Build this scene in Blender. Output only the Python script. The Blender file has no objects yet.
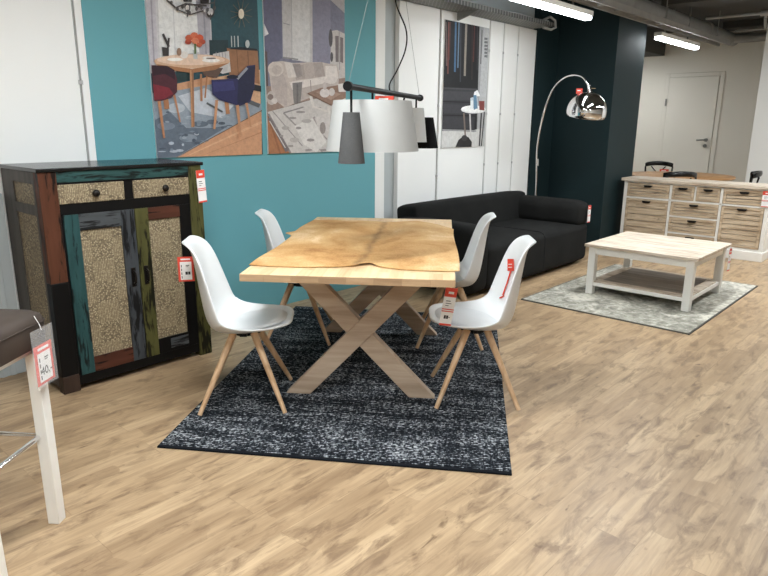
import bpy, bmesh, math, random
from mathutils import Vector, Matrix
random.seed(7)
SC = bpy.context.scene
COL = SC.collection
PI = math.pi

EXPOSURE = 0.75
EM_TUBE = 14
EM_FLAT = 58
LIGHTS = [(x, y, 1.46) for x, y in ((1.0,2.15),(4.5,1.9),(-.1,1.0),(-1.8,-.6),(-.5,-3.4),(6.3,.6),(8.4,.2))] + [(10.4,4.75,.6)]  # unseen lamps added for brightness; the short last one lifts the far wall
WA = math.atan2(-.8, .6)
CHAIRS = [(.30,-.08,WA+math.radians(9.5)), (1.37,-.02,WA+math.radians(5)), (1.40,1.01,WA+math.pi+math.radians(1)), (.49,1.14,WA+math.pi+math.radians(3.5))]
# ---------------------------------------------------------------- helpers
class MB:
    """collects shapes into one mesh"""
    def __init__(self):
        self.bm = bmesh.new(); self.mi = 0
    def _faces(self, vs, fs):
        bv = [self.bm.verts.new(v) for v in vs]
        for f in fs:
            try:
                fc = self.bm.faces.new([bv[i] for i in f]); fc.material_index = self.mi
            except ValueError:
                pass
        return bv
    def box(self, x0, x1, y0, y1, z0, z1, M=None):
        vs = [Vector((x, y, z)) for z in (z0, z1) for y in (y0, y1) for x in (x0, x1)]
        if M is not None: vs = [M @ v for v in vs]
        self._faces(vs, [(0,2,3,1),(4,5,7,6),(0,1,5,4),(2,6,7,3),(0,4,6,2),(1,3,7,5)])
        return self
    def hexa(self, bottom, top):
        vs = [Vector(p) for p in bottom] + [Vector(p) for p in top]
        self._faces(vs, [(3,2,1,0),(4,5,6,7),(0,1,5,4),(1,2,6,5),(2,3,7,6),(3,0,4,7)])
        return self
    def cone(self, p0, p1, r0, r1, n=16, caps=True):
        p0 = Vector(p0); p1 = Vector(p1); d = (p1-p0).normalized()
        a = d.orthogonal().normalized(); b = d.cross(a)
        vs = []
        for p, r in ((p0, r0), (p1, r1)):
            for i in range(n):
                t = 2*PI*i/n
                vs.append(p + a*(r*math.cos(t)) + b*(r*math.sin(t)))
        fs = [(i, (i+1) % n, n+(i+1) % n, n+i) for i in range(n)]
        if caps: fs += [tuple(range(n-1, -1, -1)), tuple(range(n, 2*n))]
        self._faces(vs, fs); return self
    def tube(self, pts, r, n=10, caps=True):
        pts = [Vector(p) for p in pts]; vs = []; a = None
        for i, p in enumerate(pts):
            d = (pts[min(i+1, len(pts)-1)] - pts[max(i-1, 0)]).normalized()
            if a is None: a = d.orthogonal().normalized()
            a = (a - d*a.dot(d)).normalized(); b = d.cross(a)
            rr = r[i] if isinstance(r, (list, tuple)) else r
            for k in range(n):
                t = 2*PI*k/n
                vs.append(p + a*(rr*math.cos(t)) + b*(rr*math.sin(t)))
        fs = []
        for i in range(len(pts)-1):
            for k in range(n):
                fs.append((i*n+k, i*n+(k+1) % n, (i+1)*n+(k+1) % n, (i+1)*n+k))
        if caps:
            fs += [tuple(range(n-1, -1, -1)), tuple(range((len(pts)-1)*n, len(pts)*n))]
        self._faces(vs, fs); return self
    def lathe(self, prof, n=40, c=(0,0,0), M=None, close=False):
        vs = []; c = Vector(c)
        for r, z in prof:
            for k in range(n):
                t = 2*PI*k/n
                v = Vector((r*math.cos(t), r*math.sin(t), z))
                if M is not None: v = M @ v
                vs.append(v + c)
        m = len(prof); fs = []
        for i in range(m if close else m-1):
            j = (i+1) % m
            for k in range(n):
                fs.append((i*n+k, i*n+(k+1) % n, j*n+(k+1) % n, j*n+k))
        self._faces(vs, fs); return self
    def grid(self, f, nu, nv):
        vs = [f(i/nu, j/nv) for i in range(nu+1) for j in range(nv+1)]
        fs = [(i*(nv+1)+j, (i+1)*(nv+1)+j, (i+1)*(nv+1)+j+1, i*(nv+1)+j+1) for i in range(nu) for j in range(nv)]
        self._faces([Vector(v) for v in vs], fs); return self
    def poly(self, pts, mi=0):
        self.mi = mi
        self._faces([Vector(p) for p in pts], [tuple(range(len(pts)))]); return self
    def prism(self, pts, off):
        """polygon extruded by vector off"""
        n = len(pts); off = Vector(off)
        vs = [Vector(p) for p in pts] + [Vector(p)+off for p in pts]
        self._faces(vs, [tuple(range(n-1,-1,-1)), tuple(range(n, 2*n))] + [(i,(i+1)%n,n+(i+1)%n,n+i) for i in range(n)])
        return self
    def build(self, name, mat, parent=None, bevel=0, smooth=False, segs=2, subsurf=0, weld=False, loc=None):
        if weld: bmesh.ops.remove_doubles(self.bm, verts=self.bm.verts, dist=1e-5)
        bmesh.ops.recalc_face_normals(self.bm, faces=self.bm.faces) if not getattr(self, 'keep', False) else None
        me = bpy.data.meshes.new(name); self.bm.to_mesh(me); self.bm.free()
        for m in (mat if isinstance(mat, (list, tuple)) else [mat]): me.materials.append(m)
        o = bpy.data.objects.new(name, me); COL.objects.link(o)
        if parent is not None: o.parent = parent
        if loc is not None: o.location = loc
        if bevel:
            b = o.modifiers.new('bevel', 'BEVEL'); b.width = bevel; b.segments = segs; b.limit_method = 'ANGLE'
        if subsurf:
            s = o.modifiers.new('sub', 'SUBSURF'); s.levels = subsurf; s.render_levels = subsurf
        if smooth or bevel or subsurf:
            for p in me.polygons: p.use_smooth = True
            if not subsurf and smooth != 'full':
                try: me.set_sharp_from_angle(angle=math.radians(40))
                except Exception: pass
        return o

def tag(o, label=None, cat=None, group=None, kind=None):
    if label: o['label'] = label
    if cat: o['category'] = cat
    if group: o['group'] = group
    if kind: o['kind'] = kind
    return o
def empty(name, loc, rz=0, label=None, cat=None, group=None, kind=None):
    o = bpy.data.objects.new(name, None); COL.objects.link(o)
    o.location = loc; o.rotation_euler = (0, 0, rz); o.empty_display_size = .1
    return tag(o, label, cat, group, kind)
def copy_tree(o, parent=None):
    c = o.copy(); COL.objects.link(c)
    if parent is not None: c.parent = parent
    for ch in [x for x in bpy.data.objects if x.parent == o]: copy_tree(ch, c)
    return c

# ---------------------------------------------------------------- materials
def lin(c):
    c = c/255
    return c/12.92 if c <= .04045 else ((c+.055)/1.055)**2.4
def rgb(r, g, b): return (lin(r), lin(g), lin(b), 1)
class NT:
    def __init__(self, name):
        self.m = bpy.data.materials.new(name); self.m.use_nodes = True
        self.t = self.m.node_tree; self.t.nodes.clear()
        self.out = self.n('ShaderNodeOutputMaterial'); self.b = self.n('ShaderNodeBsdfPrincipled')
        self.l(self.b.outputs[0], self.out.inputs[0])
    def n(self, ty, **k):
        x = self.t.nodes.new(ty)
        for a, v in k.items(): setattr(x, a, v)
        return x
    def l(self, a, b): self.t.links.new(a, b)
    def set(self, **k):
        for a, v in k.items(): self.b.inputs[a.replace('_', ' ')].default_value = v
        return self
    def coord(self, scale=(1,1,1), rot=(0,0,0), loc=(0,0,0)):
        c = self.n('ShaderNodeTexCoord'); m = self.n('ShaderNodeMapping')
        m.inputs['Scale'].default_value = scale; m.inputs['Rotation'].default_value = rot; m.inputs['Location'].default_value = loc
        self.l(c.outputs['Object'], m.inputs[0]); return m.outputs[0]
    def noise(self, vec, scale=5, detail=3, rough=.5, dist=0):
        x = self.n('ShaderNodeTexNoise'); x.inputs['Scale'].default_value = scale; x.inputs['Detail'].default_value = detail
        x.inputs['Roughness'].default_value = rough; x.inputs['Distortion'].default_value = dist
        self.l(vec, x.inputs['Vector']); return x.outputs['Fac']
    def ramp(self, fac, stops, interp='LINEAR'):
        r = self.n('ShaderNodeValToRGB'); r.color_ramp.interpolation = interp; e = r.color_ramp.elements
        while len(e) < len(stops): e.new(.5)
        for i, (p, c) in enumerate(stops):
            e[i].position = p; e[i].color = c if len(c) == 4 else (*c, 1)
        self.l(fac, r.inputs[0]); return r.outputs[0]
    def mix(self, fac, a, b, mode='MIX'):
        x = self.n('ShaderNodeMix', data_type='RGBA', blend_type=mode)
        for s, v in ((x.inputs[0], fac), (x.inputs[6], a), (x.inputs[7], b)):
            if hasattr(v, 'is_output') or isinstance(v, bpy.types.NodeSocket): self.l(v, s)
            else: s.default_value = v
        return x.outputs[2]
    def math(self, op, a, b=0, c=None):
        x = self.n('ShaderNodeMath', operation=op)
        for i, v in enumerate((a, b) if c is None else (a, b, c)):
            if isinstance(v, bpy.types.NodeSocket): self.l(v, x.inputs[i])
            else: x.inputs[i].default_value = v
        return x.outputs[0]
    def bump(self, h, strength=.3, dist=.01):
        x = self.n('ShaderNodeBump'); x.inputs['Strength'].default_value = strength; x.inputs['Distance'].default_value = dist
        self.l(h, x.inputs['Height']); self.l(x.outputs[0], self.b.inputs['Normal'])
    def col(self, c):
        if isinstance(c, bpy.types.NodeSocket): self.l(c, self.b.inputs['Base Color'])
        else: self.b.inputs['Base Color'].default_value = c
        return self
_cache = {}
def plain(name, c, rough=.5, metal=0, spec=.5, emit=0, grain=.04):
    """plain coat with a faint tonal grain"""
    if name in _cache: return _cache[name]
    N = NT(name); N.set(Roughness=rough, Metallic=metal, Specular_IOR_Level=spec)
    if grain:
        f = N.noise(N.coord(), 9, 4)
        d = tuple(min(1, v*(1-grain*1.5)) for v in c[:3])+(1,); e = tuple(min(1, v*(1+grain*1.5)) for v in c[:3])+(1,)
        N.col(N.ramp(f, [(.3, d), (.7, e)]))
    else: N.col(c)
    if emit:
        N.b.inputs['Emission Color'].default_value = c; N.b.inputs['Emission Strength'].default_value = emit
    _cache[name] = N.m
    return N.m

def floor_mat():
    N = NT('laminate'); v = N.coord()
    br = N.n('ShaderNodeTexBrick'); N.l(v, br.inputs['Vector'])
    br.offset = .37; br.inputs['Scale'].default_value = 1
    br.inputs['Brick Width'].default_value = 1.28; br.inputs['Row Height'].default_value = .165
    br.inputs['Mortar Size'].default_value = .0016; br.inputs['Mortar Smooth'].default_value = .3; br.inputs['Bias'].default_value = 0
    br.inputs['Color1'].default_value = (0,0,0,1); br.inputs['Color2'].default_value = (1,1,1,1); br.inputs['Mortar'].default_value = (.5,.5,.5,1)
    # per-plank offset so the figure breaks at each board
    sep = N.n('ShaderNodeSeparateColor'); N.l(br.outputs['Color'], sep.inputs[0])
    k = N.math('MULTIPLY', sep.outputs[0], 37.0)
    ad = N.n('ShaderNodeVectorMath', operation='ADD'); cx = N.n('ShaderNodeCombineXYZ'); N.l(k, cx.inputs[0]); N.l(k, cx.inputs[2])
    N.l(v, ad.inputs[0]); N.l(cx.outputs[0], ad.inputs[1])
    m1 = N.n('ShaderNodeMapping'); m1.inputs['Scale'].default_value = (1.3, 7, 1); N.l(ad.outputs[0], m1.inputs[0])
    m2 = N.n('ShaderNodeMapping'); m2.inputs['Scale'].default_value = (4, 70, 1); N.l(ad.outputs[0], m2.inputs[0])
    m3 = N.n('ShaderNodeMapping'); m3.inputs['Scale'].default_value = (3.2, 10, 1); N.l(ad.outputs[0], m3.inputs[0])
    patch = N.noise(m1.outputs[0], 1.6, 5, .6, .4); grain = N.noise(m2.outputs[0], 1, 4, .6)
    blot = N.noise(m3.outputs[0], 1.5, 6, .65, .6)
    m4 = N.n('ShaderNodeMapping'); m4.inputs['Scale'].default_value = (7, 14, 1); N.l(ad.outputs[0], m4.inputs[0])
    m5 = N.n('ShaderNodeMapping'); m5.inputs['Scale'].default_value = (2.4, 26, 1); N.l(ad.outputs[0], m5.inputs[0])
    b2 = N.n('ShaderNodeTexBrick'); b2.offset = .41; b2.inputs['Scale'].default_value = 1; b2.inputs['Brick Width'].default_value = .47; b2.inputs['Row Height'].default_value = .0825; b2.inputs['Mortar Size'].default_value = 0
    b2.inputs['Color1'].default_value = (0,0,0,1); b2.inputs['Color2'].default_value = (1,1,1,1)
    wb = N.n('ShaderNodeVectorMath', operation='ADD'); nz = N.n('ShaderNodeTexNoise'); nz.inputs['Scale'].default_value = 7; nz.inputs['Detail'].default_value = 5; N.l(v, nz.inputs['Vector'])
    wm = N.n('ShaderNodeVectorMath', operation='MULTIPLY'); wm.inputs[1].default_value = (.22, .012, 0); N.l(nz.outputs['Color'], wm.inputs[0]); N.l(v, wb.inputs[0]); N.l(wm.outputs[0], wb.inputs[1]); N.l(wb.outputs[0], b2.inputs['Vector'])
    sp2 = N.n('ShaderNodeSeparateColor'); N.l(b2.outputs['Color'], sp2.inputs[0])
    knot = N.noise(m4.outputs[0], 1.2, 3, .5, .5)
    base = N.ramp(patch, [(.30, rgb(138,114,89)), (.43, rgb(170,144,115)), (.55, rgb(189,163,132)), (.72, rgb(206,181,149))])
    base = N.mix(.35, base, N.ramp(sep.outputs[0], [(0, rgb(150,125,99)), (.5, rgb(181,155,124)), (1, rgb(200,175,143))]))
    base = N.mix(.42, base, N.ramp(sp2.outputs[0], [(0, rgb(140,116,91)), (.45, rgb(180,154,123)), (1, rgb(206,181,149))]))
    streak = N.noise(m5.outputs[0], 1, 4, .6, .3)
    base = N.mix(N.ramp(streak, [(.5, (0,0,0)), (.7, (.4,.4,.4))]), base, rgb(138,113,88))
    base = N.mix(N.ramp(streak, [(.28, (.3,.3,.3)), (.42, (0,0,0))]), base, rgb(212,187,155))
    base = N.mix(N.ramp(grain, [(.38, (.55,.55,.55)), (.58, (0,0,0))]), base, N.mix(.5, base, rgb(126,102,78)))
    base = N.mix(N.ramp(blot, [(.50, (0,0,0)), (.66, (.85,.85,.85))]), base, rgb(124,101,79))
    base = N.mix(N.ramp(knot, [(.68, (0,0,0)), (.76, (.85,.85,.85))]), base, rgb(104,80,58))
    base = N.mix(N.math('MULTIPLY', br.outputs['Fac'], .25), base, rgb(112,88,66))
    base = N.mix(1, base, (1.0, .972, .91, 1), 'MULTIPLY')
    N.col(base)
    N.l(N.ramp(grain, [(.3, (.36,.36,.36)), (.7, (.48,.48,.48))]), N.b.inputs['Roughness'])
    N.set(Specular_IOR_Level=.4)
    N.bump(N.math('ADD', N.math('MULTIPLY', grain, .3), N.math('MULTIPLY', br.outputs['Fac'], -1)), .12, .002)
    return N.m

def wood(name, c1, c2, c3=None, axis=0, scale=1, rough=.5, staves=None, knots=0, bump=.15):
    """long-grain wood; staves=(length,width) splits it into glued strips"""
    N = NT(name); v = N.coord()
    sc = [26, 26, 26]; sc[axis] = 2.2
    off = None
    if staves:
        rot = (0, 0, 0) if axis == 0 else (0, 0, PI/2) if axis == 1 else (0, PI/2, 0)
        br = N.n('ShaderNodeTexBrick'); N.l(N.coord(rot=rot, loc=(0, .013, 0)), br.inputs['Vector']); br.offset = .43
        br.inputs['Scale'].default_value = 1; br.inputs['Brick Width'].default_value = staves[0]; br.inputs['Row Height'].default_value = staves[1]
        br.inputs['Mortar Size'].default_value = .0012
        br.inputs['Color1'].default_value = (0,0,0,1); br.inputs['Color2'].default_value = (1,1,1,1); br.inputs['Mortar'].default_value = (.4,.4,.4,1)
        sep = N.n('ShaderNodeSeparateColor'); N.l(br.outputs['Color'], sep.inputs[0]); off = sep.outputs[0]
        cx = N.n('ShaderNodeCombineXYZ'); N.l(N.math('MULTIPLY', off, 19), cx.inputs[axis]); N.l(N.math('MULTIPLY', off, 7), cx.inputs[(axis+1) % 3])
        ad = N.n('ShaderNodeVectorMath', operation='ADD'); N.l(v, ad.inputs[0]); N.l(cx.outputs[0], ad.inputs[1]); v = ad.outputs[0]
    mp = N.n('ShaderNodeMapping'); mp.inputs['Scale'].default_value = [s*scale for s in sc]; N.l(v, mp.inputs[0])
    g = N.noise(mp.outputs[0], 1, 5, .6, .5)
    stops = [(.3, c1), (.62, c2)] if c3 is None else [(.3, c1), (.5, c2), (.68, c3)]
    c = N.ramp(g, stops)
    if off is not None:
        c = N.mix(.45, c, N.ramp(off, [(0, c1), (.5, c2), (1, c3 or c2)]))
    if knots:
        s2 = [9, 9, 9]; s2[axis] = 3.5
        mk = N.n('ShaderNodeMapping'); mk.inputs['Scale'].default_value = s2; N.l(v, mk.inputs[0])
        kf = N.noise(mk.outputs[0], 1.3, 2, .5, .8)
        c = N.mix(N.ramp(kf, [(.66, (0,0,0)), (.74, (knots,knots,knots))]), c, rgb(70,52,38))
    N.col(c); N.set(Roughness=rough, Specular_IOR_Level=.35); N.bump(g, bump, .002)
    return N.m

def paint(name, c, axis=2, worn=.5, under=(14,12,11)):
    """scratched, rubbed-through paint on old boards"""
    N = NT(name); sc = [38, 38, 38]; sc[axis] = 5
    r = random.random()*20
    g = N.noise(N.coord(scale=sc, loc=(r, r*.7, r*.3)), 1, 5, .65, .4)
    sc2 = [11, 11, 11]; sc2[axis] = 3.5
    g2 = N.noise(N.coord(scale=sc2, loc=(r*.3, r, 0)), 1, 3, .6, .3)
    d = tuple(v*.62 for v in c[:3])+(1,)
    base = N.ramp(N.noise(N.coord(scale=sc), .6, 4), [(.3, d), (.7, c)])
    m = N.math('ADD', N.math('MULTIPLY', g, .6), N.math('MULTIPLY', g2, .4))
    t = .5 + .12*(1-worn)
    N.col(N.mix(N.ramp(m, [(t, (0,0,0)), (t+.05, (.92,.92,.92))]), base, rgb(*under)))
    N.set(Roughness=.5, Specular_IOR_Level=.18); N.bump(m, .25, .002)
    return N.m

def carved():
    N = NT('carved_panel'); v = N.coord()
    vo = N.n('ShaderNodeTexVoronoi'); vo.inputs['Scale'].default_value = 95; N.l(v, vo.inputs['Vector'])
    ch = N.n('ShaderNodeTexChecker'); ch.inputs['Scale'].default_value = 8.5; N.l(v, ch.inputs['Vector'])
    wv = N.n('ShaderNodeTexWave', wave_type='BANDS', bands_direction='X'); wv.inputs['Scale'].default_value = 34; wv.inputs['Distortion'].default_value = 1.5; N.l(v, wv.inputs['Vector'])
    cell = N.ramp(vo.outputs['Distance'], [(.15, (1,1,1)), (.6, (0,0,0))])
    h = N.mix(ch.outputs['Fac'], cell, N.mix(.5, wv.outputs['Color'], cell))
    g = N.noise(v, 90, 3, .7)
    h2 = N.mix(.45, h, g)
    c = N.ramp(h2, [(.15, rgb(92,79,60)), (.4, rgb(134,119,93)), (.6, rgb(156,141,112)), (.85, rgb(190,176,146))])
    N.col(c); N.set(Roughness=.6); N.bump(h2, .6, .004)
    return N.m

def rug_dark():
    N = NT('woven_charcoal'); v = N.coord()
    # rows run across the rug (local y), warp along local x
    hf = N.noise(N.coord(scale=(72, 48, 1)), 1, 2, .6)
    hf2 = N.noise(N.coord(scale=(60, 110, 1), loc=(3, 7, 0)), 1, 2, .5)
    band = N.noise(N.coord(scale=(13, 2.3, 1)), 1, 4, .65)
    colb = N.noise(N.coord(scale=(2.5, 16, 1), loc=(9, 2, 0)), 1, 3, .6)
    s = N.math('ADD', N.math('ADD', N.math('MULTIPLY', hf, .50), N.math('MULTIPLY', hf2, .28)), N.math('ADD', N.math('MULTIPLY', band, .34), N.math('MULTIPLY', colb, .16)))
    rows = N.n('ShaderNodeTexWave', wave_type='BANDS', bands_direction='X', wave_profile='SIN'); rows.inputs['Scale'].default_value = 22; rows.inputs['Distortion'].default_value = 1.2; rows.inputs['Detail Scale'].default_value = 2; N.l(v, rows.inputs['Vector'])
    s = N.math('ADD', s, N.math('MULTIPLY', N.math('SUBTRACT', rows.outputs['Fac'], .5), .10))
    c = N.ramp(s, [(.52, rgb(15,17,21)), (.632, rgb(28,31,36)), (.69, rgb(74,78,84)), (.745, rgb(156,159,162)), (.84, rgb(200,202,202))])
    N.col(c); N.set(Roughness=.95, Specular_IOR_Level=.1); N.bump(s, .9, .012)
    return N.m
def rug_grey():
    N = NT('faded_grey_pile'); v = N.coord()
    a = N.noise(N.coord(scale=(3.2, 3.2, 1)), 1, 7, .68, .9); b = N.noise(v, 26, 4, .7); d = N.noise(N.coord(scale=(9, 9, 1), loc=(4, 4, 0)), 1, 5, .6, 2)
    s = N.math('ADD', N.math('MULTIPLY', a, .5), N.math('ADD', N.math('MULTIPLY', d, .3), N.math('MULTIPLY', b, .2)))
    N.col(N.ramp(s, [(.36, rgb(104,101,92)), (.45, rgb(140,137,126)), (.51, rgb(170,166,154)), (.57, rgb(206,201,188))]))
    N.set(Roughness=.95, Specular_IOR_Level=.1); N.bump(b, .5, .006)
    return N.m
def hide_mat():
    N = NT('tan_hide'); v = N.coord()
    a = N.noise(N.coord(scale=(2.2, 2.6, 1)), 1, 5, .6, .5); b = N.noise(N.coord(scale=(60, 110, 1)), 1, 3, .6)
    s = N.math('ADD', N.math('MULTIPLY', a, .8), N.math('MULTIPLY', b, .2))
    c = N.ramp(s, [(.34, rgb(158,110,62)), (.45, rgb(190,145,92)), (.56, rgb(206,166,114)), (.68, rgb(230,200,158))])
    # spine stripe along local x
    tc = N.n('ShaderNodeTexCoord'); sp = N.n('ShaderNodeSeparateXYZ'); N.l(tc.outputs['Object'], sp.inputs[0])
    wob = N.math('MULTIPLY', N.math('SUBTRACT', N.noise(N.coord(scale=(7, .01, 1)), 1, 4, .6), .5), .09)
    dist = N.math('ABSOLUTE', N.math('ADD', N.math('ADD', sp.outputs[1], .032), wob))
    st = N.ramp(dist, [(.004, (.75,.75,.75)), (.034, (0,0,0))])
    st = N.math('MULTIPLY', st, N.noise(N.coord(scale=(18, 40, 1)), 1, 3))
    c = N.mix(st, c, rgb(88,62,40)); N.col(c)
    N.set(Roughness=.75, Specular_IOR_Level=.2); N.bump(N.math('ADD', a, N.math('MULTIPLY', b, .15)), .4, .02)
    return N.m
def fabric(name, c, sc=300):
    N = NT(name); v = N.coord(); g = N.noise(v, sc, 2, .6); l = N.noise(v, 5, 3)
    d = tuple(x*.75 for x in c[:3])+(1,); e = tuple(min(1, x*1.25) for x in c[:3])+(1,)
    N.col(N.ramp(N.math('ADD', N.math('MULTIPLY', g, .6), N.math('MULTIPLY', l, .4)), [(.35, d), (.65, e)]))
    N.set(Roughness=.95, Specular_IOR_Level=.08); N.bump(g, .25, .002)
    return N.m
def weathered(name, axis=1, light=0):
    N = NT(name); sc = [34, 34, 34]; sc[axis] = 3
    v = N.coord(); ob = N.n('ShaderNodeObjectInfo')
    cx = N.n('ShaderNodeCombineXYZ'); N.l(N.math('MULTIPLY', ob.outputs['Random'], 30), cx.inputs[axis]); N.l(N.math('MULTIPLY', ob.outputs['Random'], 11), cx.inputs[2])
    ad = N.n('ShaderNodeVectorMath', operation='ADD'); N.l(v, ad.inputs[0]); N.l(cx.outputs[0], ad.inputs[1])
    mp = N.n('ShaderNodeMapping'); mp.inputs['Scale'].default_value = sc; N.l(ad.outputs[0], mp.inputs[0])
    g = N.noise(mp.outputs[0], .8, 5, .65, .5)
    s2 = [12, 12, 12]; s2[axis] = 2.2
    mk = N.n('ShaderNodeMapping'); mk.inputs['Scale'].default_value = s2; N.l(ad.outputs[0], mk.inputs[0])
    k = N.noise(mk.outputs[0], 1.2, 3, .55, .8)
    if light:
        c = N.ramp(g, [(.30, rgb(150,130,110)), (.43, rgb(190,173,153)), (.54, rgb(214,200,182)), (.75, rgb(226,215,200))])
        c = N.mix(N.ramp(k, [(.62, (0,0,0)), (.74, (.55,.55,.55))]), c, rgb(120,98,78))
    else:
        c = N.ramp(g, [(.3, rgb(136,116,94)), (.45, rgb(182,161,134)), (.6, rgb(204,184,157)), (.75, rgb(222,206,182))])
        c = N.mix(N.ramp(k, [(.62, (0,0,0)), (.72, (.85,.85,.85))]), c, rgb(70,56,44))
    N.col(c); N.set(Roughness=.65, Specular_IOR_Level=.3); N.bump(g, .2, .002)
    return N.m
def wall_mat(name, c, rough=.75):
    N = NT(name); v = N.coord(); a = N.noise(v, 1.2, 3); b = N.noise(v, 140, 2)
    d = tuple(x*.97 for x in c[:3])+(1,)
    N.col(N.ramp(a, [(.3, d), (.7, c)])); N.set(Roughness=rough, Specular_IOR_Level=.25); N.bump(b, .06, .001)
    return N.m
def glassy(name):
    N = NT(name); N.col((.95,.95,.95,1)); N.set(Roughness=.12, Alpha=.14, Specular_IOR_Level=.6)
    return N.m

def perforated():
    N = NT('perforated_steel'); v = N.coord()
    br = N.n('ShaderNodeTexBrick'); N.l(v, br.inputs['Vector']); br.inputs['Scale'].default_value = 1; br.inputs['Brick Width'].default_value = .05; br.inputs['Row Height'].default_value = .022
    br.inputs['Mortar Size'].default_value = .006; br.inputs['Color1'].default_value = rgb(58,58,56); br.inputs['Color2'].default_value = rgb(74,74,72); br.inputs['Mortar'].default_value = rgb(136,136,132)
    N.col(br.outputs['Color']); N.set(Roughness=.5, Metallic=.3); return N.m
M_floor = floor_mat()
M_white = wall_mat('white_paint', rgb(236,236,232))
M_panel = wall_mat('white_panel', rgb(240,240,237), .55)
M_farw = wall_mat('far_wall_paint', rgb(226,222,212))
M_teal = wall_mat('teal_paint', rgb(106,165,173))
M_dark = wall_mat('petrol_paint', rgb(24,42,45), .6)
M_greyw = wall_mat('grey_render', rgb(176,182,182))
M_ceil = wall_mat('grey_concrete', rgb(74,74,72), .9)
M_pipe = plain('grey_lagging', rgb(150,150,147), .6)
M_steel = plain('galvanised_steel', rgb(140,140,136), .45, .6)
M_black = plain('black_lacquer', rgb(14,13,13), .25)
M_blackm = plain('black_metal', rgb(9,9,9), .5, 0, .2)
M_iron = plain('dark_iron', rgb(38,34,31), .4, .7)
M_chrome = plain('chrome', (.86,.86,.87,1), .06, 1, grain=0)
M_whitep = plain('white_plastic', rgb(226,228,228), .32, grain=.01)
M_pad = plain('white_leatherette', rgb(218,221,222), .4, grain=.02)
M_railshade = plain('rail_gap_shade', rgb(176,176,174), .5)  # white rails and clips greyed, painting in the shadow lines of the gaps
M_whitel = plain('white_lacquer', rgb(236,234,228), .4, grain=.02)
M_brown = plain('brown_leatherette', rgb(62,52,45), .55, grain=.1, spec=.3)
M_sofa = fabric('charcoal_felt', rgb(35,35,34))
M_oak = wood('pale_oak', rgb(196,158,112), rgb(222,190,146), rgb(236,210,170), axis=0, staves=(.42,.062), rough=.42)
M_oakleg = wood('grey_oak', rgb(160,138,116), rgb(180,158,136), rgb(194,174,152), axis=1, scale=.8, rough=.55)
M_chairleg = wood('beech', rgb(186,148,110), rgb(206,170,132), rgb(220,188,152), axis=2, rough=.45)
M_endg = wood('oak_end_grain', rgb(150,120,90), rgb(172,142,110), rgb(200,170,134), axis=1, staves=(.13,.05), rough=.5)
M_hide = hide_mat()
M_rug = rug_dark(); M_rugedge = fabric('black_binding', rgb(24,26,30))
M_rug2 = rug_grey(); M_rug2e = fabric('grey_binding', rgb(92,90,84))
M_carved = carved()
M_red = plain('red_card', rgb(216,68,48), .5, grain=.02)
M_card = plain('white_card', rgb(236,234,232), .55, grain=.01)
M_ink = plain('black_ink', rgb(34,32,34), .6, grain=0)
M_sleeve = glassy('clear_sleeve')
M_shade_w = plain('white_shade_cloth', rgb(176,176,173), .8, grain=.02)
M_shade_g = fabric('grey_shade_cloth', rgb(86,86,86), 400)
M_shade_b = fabric('black_shade_cloth', rgb(20,20,20), 400)
M_sbw = weathered('weathered_board', 1); M_ctw = weathered('pale_weathered_board', 1, 1); M_ctg = wood('grey_board', rgb(112,103,94), rgb(138,128,118), rgb(156,147,136), axis=1, knots=.4)
M_tabr = wood('round_top_oak', rgb(160,116,74), rgb(186,142,96), axis=0, rough=.45)
M_tube = plain('lit_diffuser', (.95, 1, 1.03, 1), .5, emit=EM_TUBE, grain=0); M_panelight = plain('lit_flat_diffuser', (.95, 1, 1.03, 1), .5, emit=EM_FLAT, grain=0)

# ---------------------------------------------------------------- room
def struct(o): o['kind'] = 'structure'; return o
X0, X1, Y0, Y1, ZC = -3.4, 12.0, -5.2, 5.3, 2.98
struct(MB().box(X0, X1+.1, Y0, Y1, -.1, 0).build('floor', M_floor))
cl = struct(MB().box(X0, X1+.1, Y0, Y1, ZC, ZC+.1).build('ceiling', M_ceil))
wl = struct(MB().box(X0, 7.5, 4.05, 4.15, 0, ZC).build('wall_left', M_greyw))
# sheeting in front of the wall
def sheet(x0, x1, m, y=4.0, z1=2.5, z0=.0):
    return MB().box(x0, x1, y, 4.049, z0, z1).build('wall_panel', m, wl, bevel=.002)
sheet(X0+.01, -.56, M_panel, z1=2.6); sheet(-.555, 1.742, M_panel, z1=2.6); sheet(1.757, 1.80, M_panel, z1=2.6); sheet(1.801, 4.31, M_teal, z1=2.6)
MB().box(4.312, 4.435, 4.0, 4.049, 0, 2.7).build('wall_strip', M_white, wl, bevel=.004)
for a, b in ((4.62, 5.205), (5.235, 6.058), (6.084, 6.335), (6.36, 6.635), (6.66, 7.04)):
    sheet(a, b, M_panel)
TN = 5
for gx, clips in ((1.7495, (1.67,)), (5.22, (.94, 1.62, 2.22)), (6.071, (1.02, 1.56, 2.2)), (6.347, (1.02, 1.56, 2.2)), (6.647, (1.02, 1.56, 2.2))):
    t = struct(MB().box(gx-.006, gx+.006, 4.02, 4.049, 0, 2.5).build('trim_%d' % TN, M_railshade)); TN += 1
    for z in clips: MB().box(gx-.013, gx+.013, 3.996, 4.02, z-.012, z+.012).build('clip', M_railshade, t)
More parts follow.
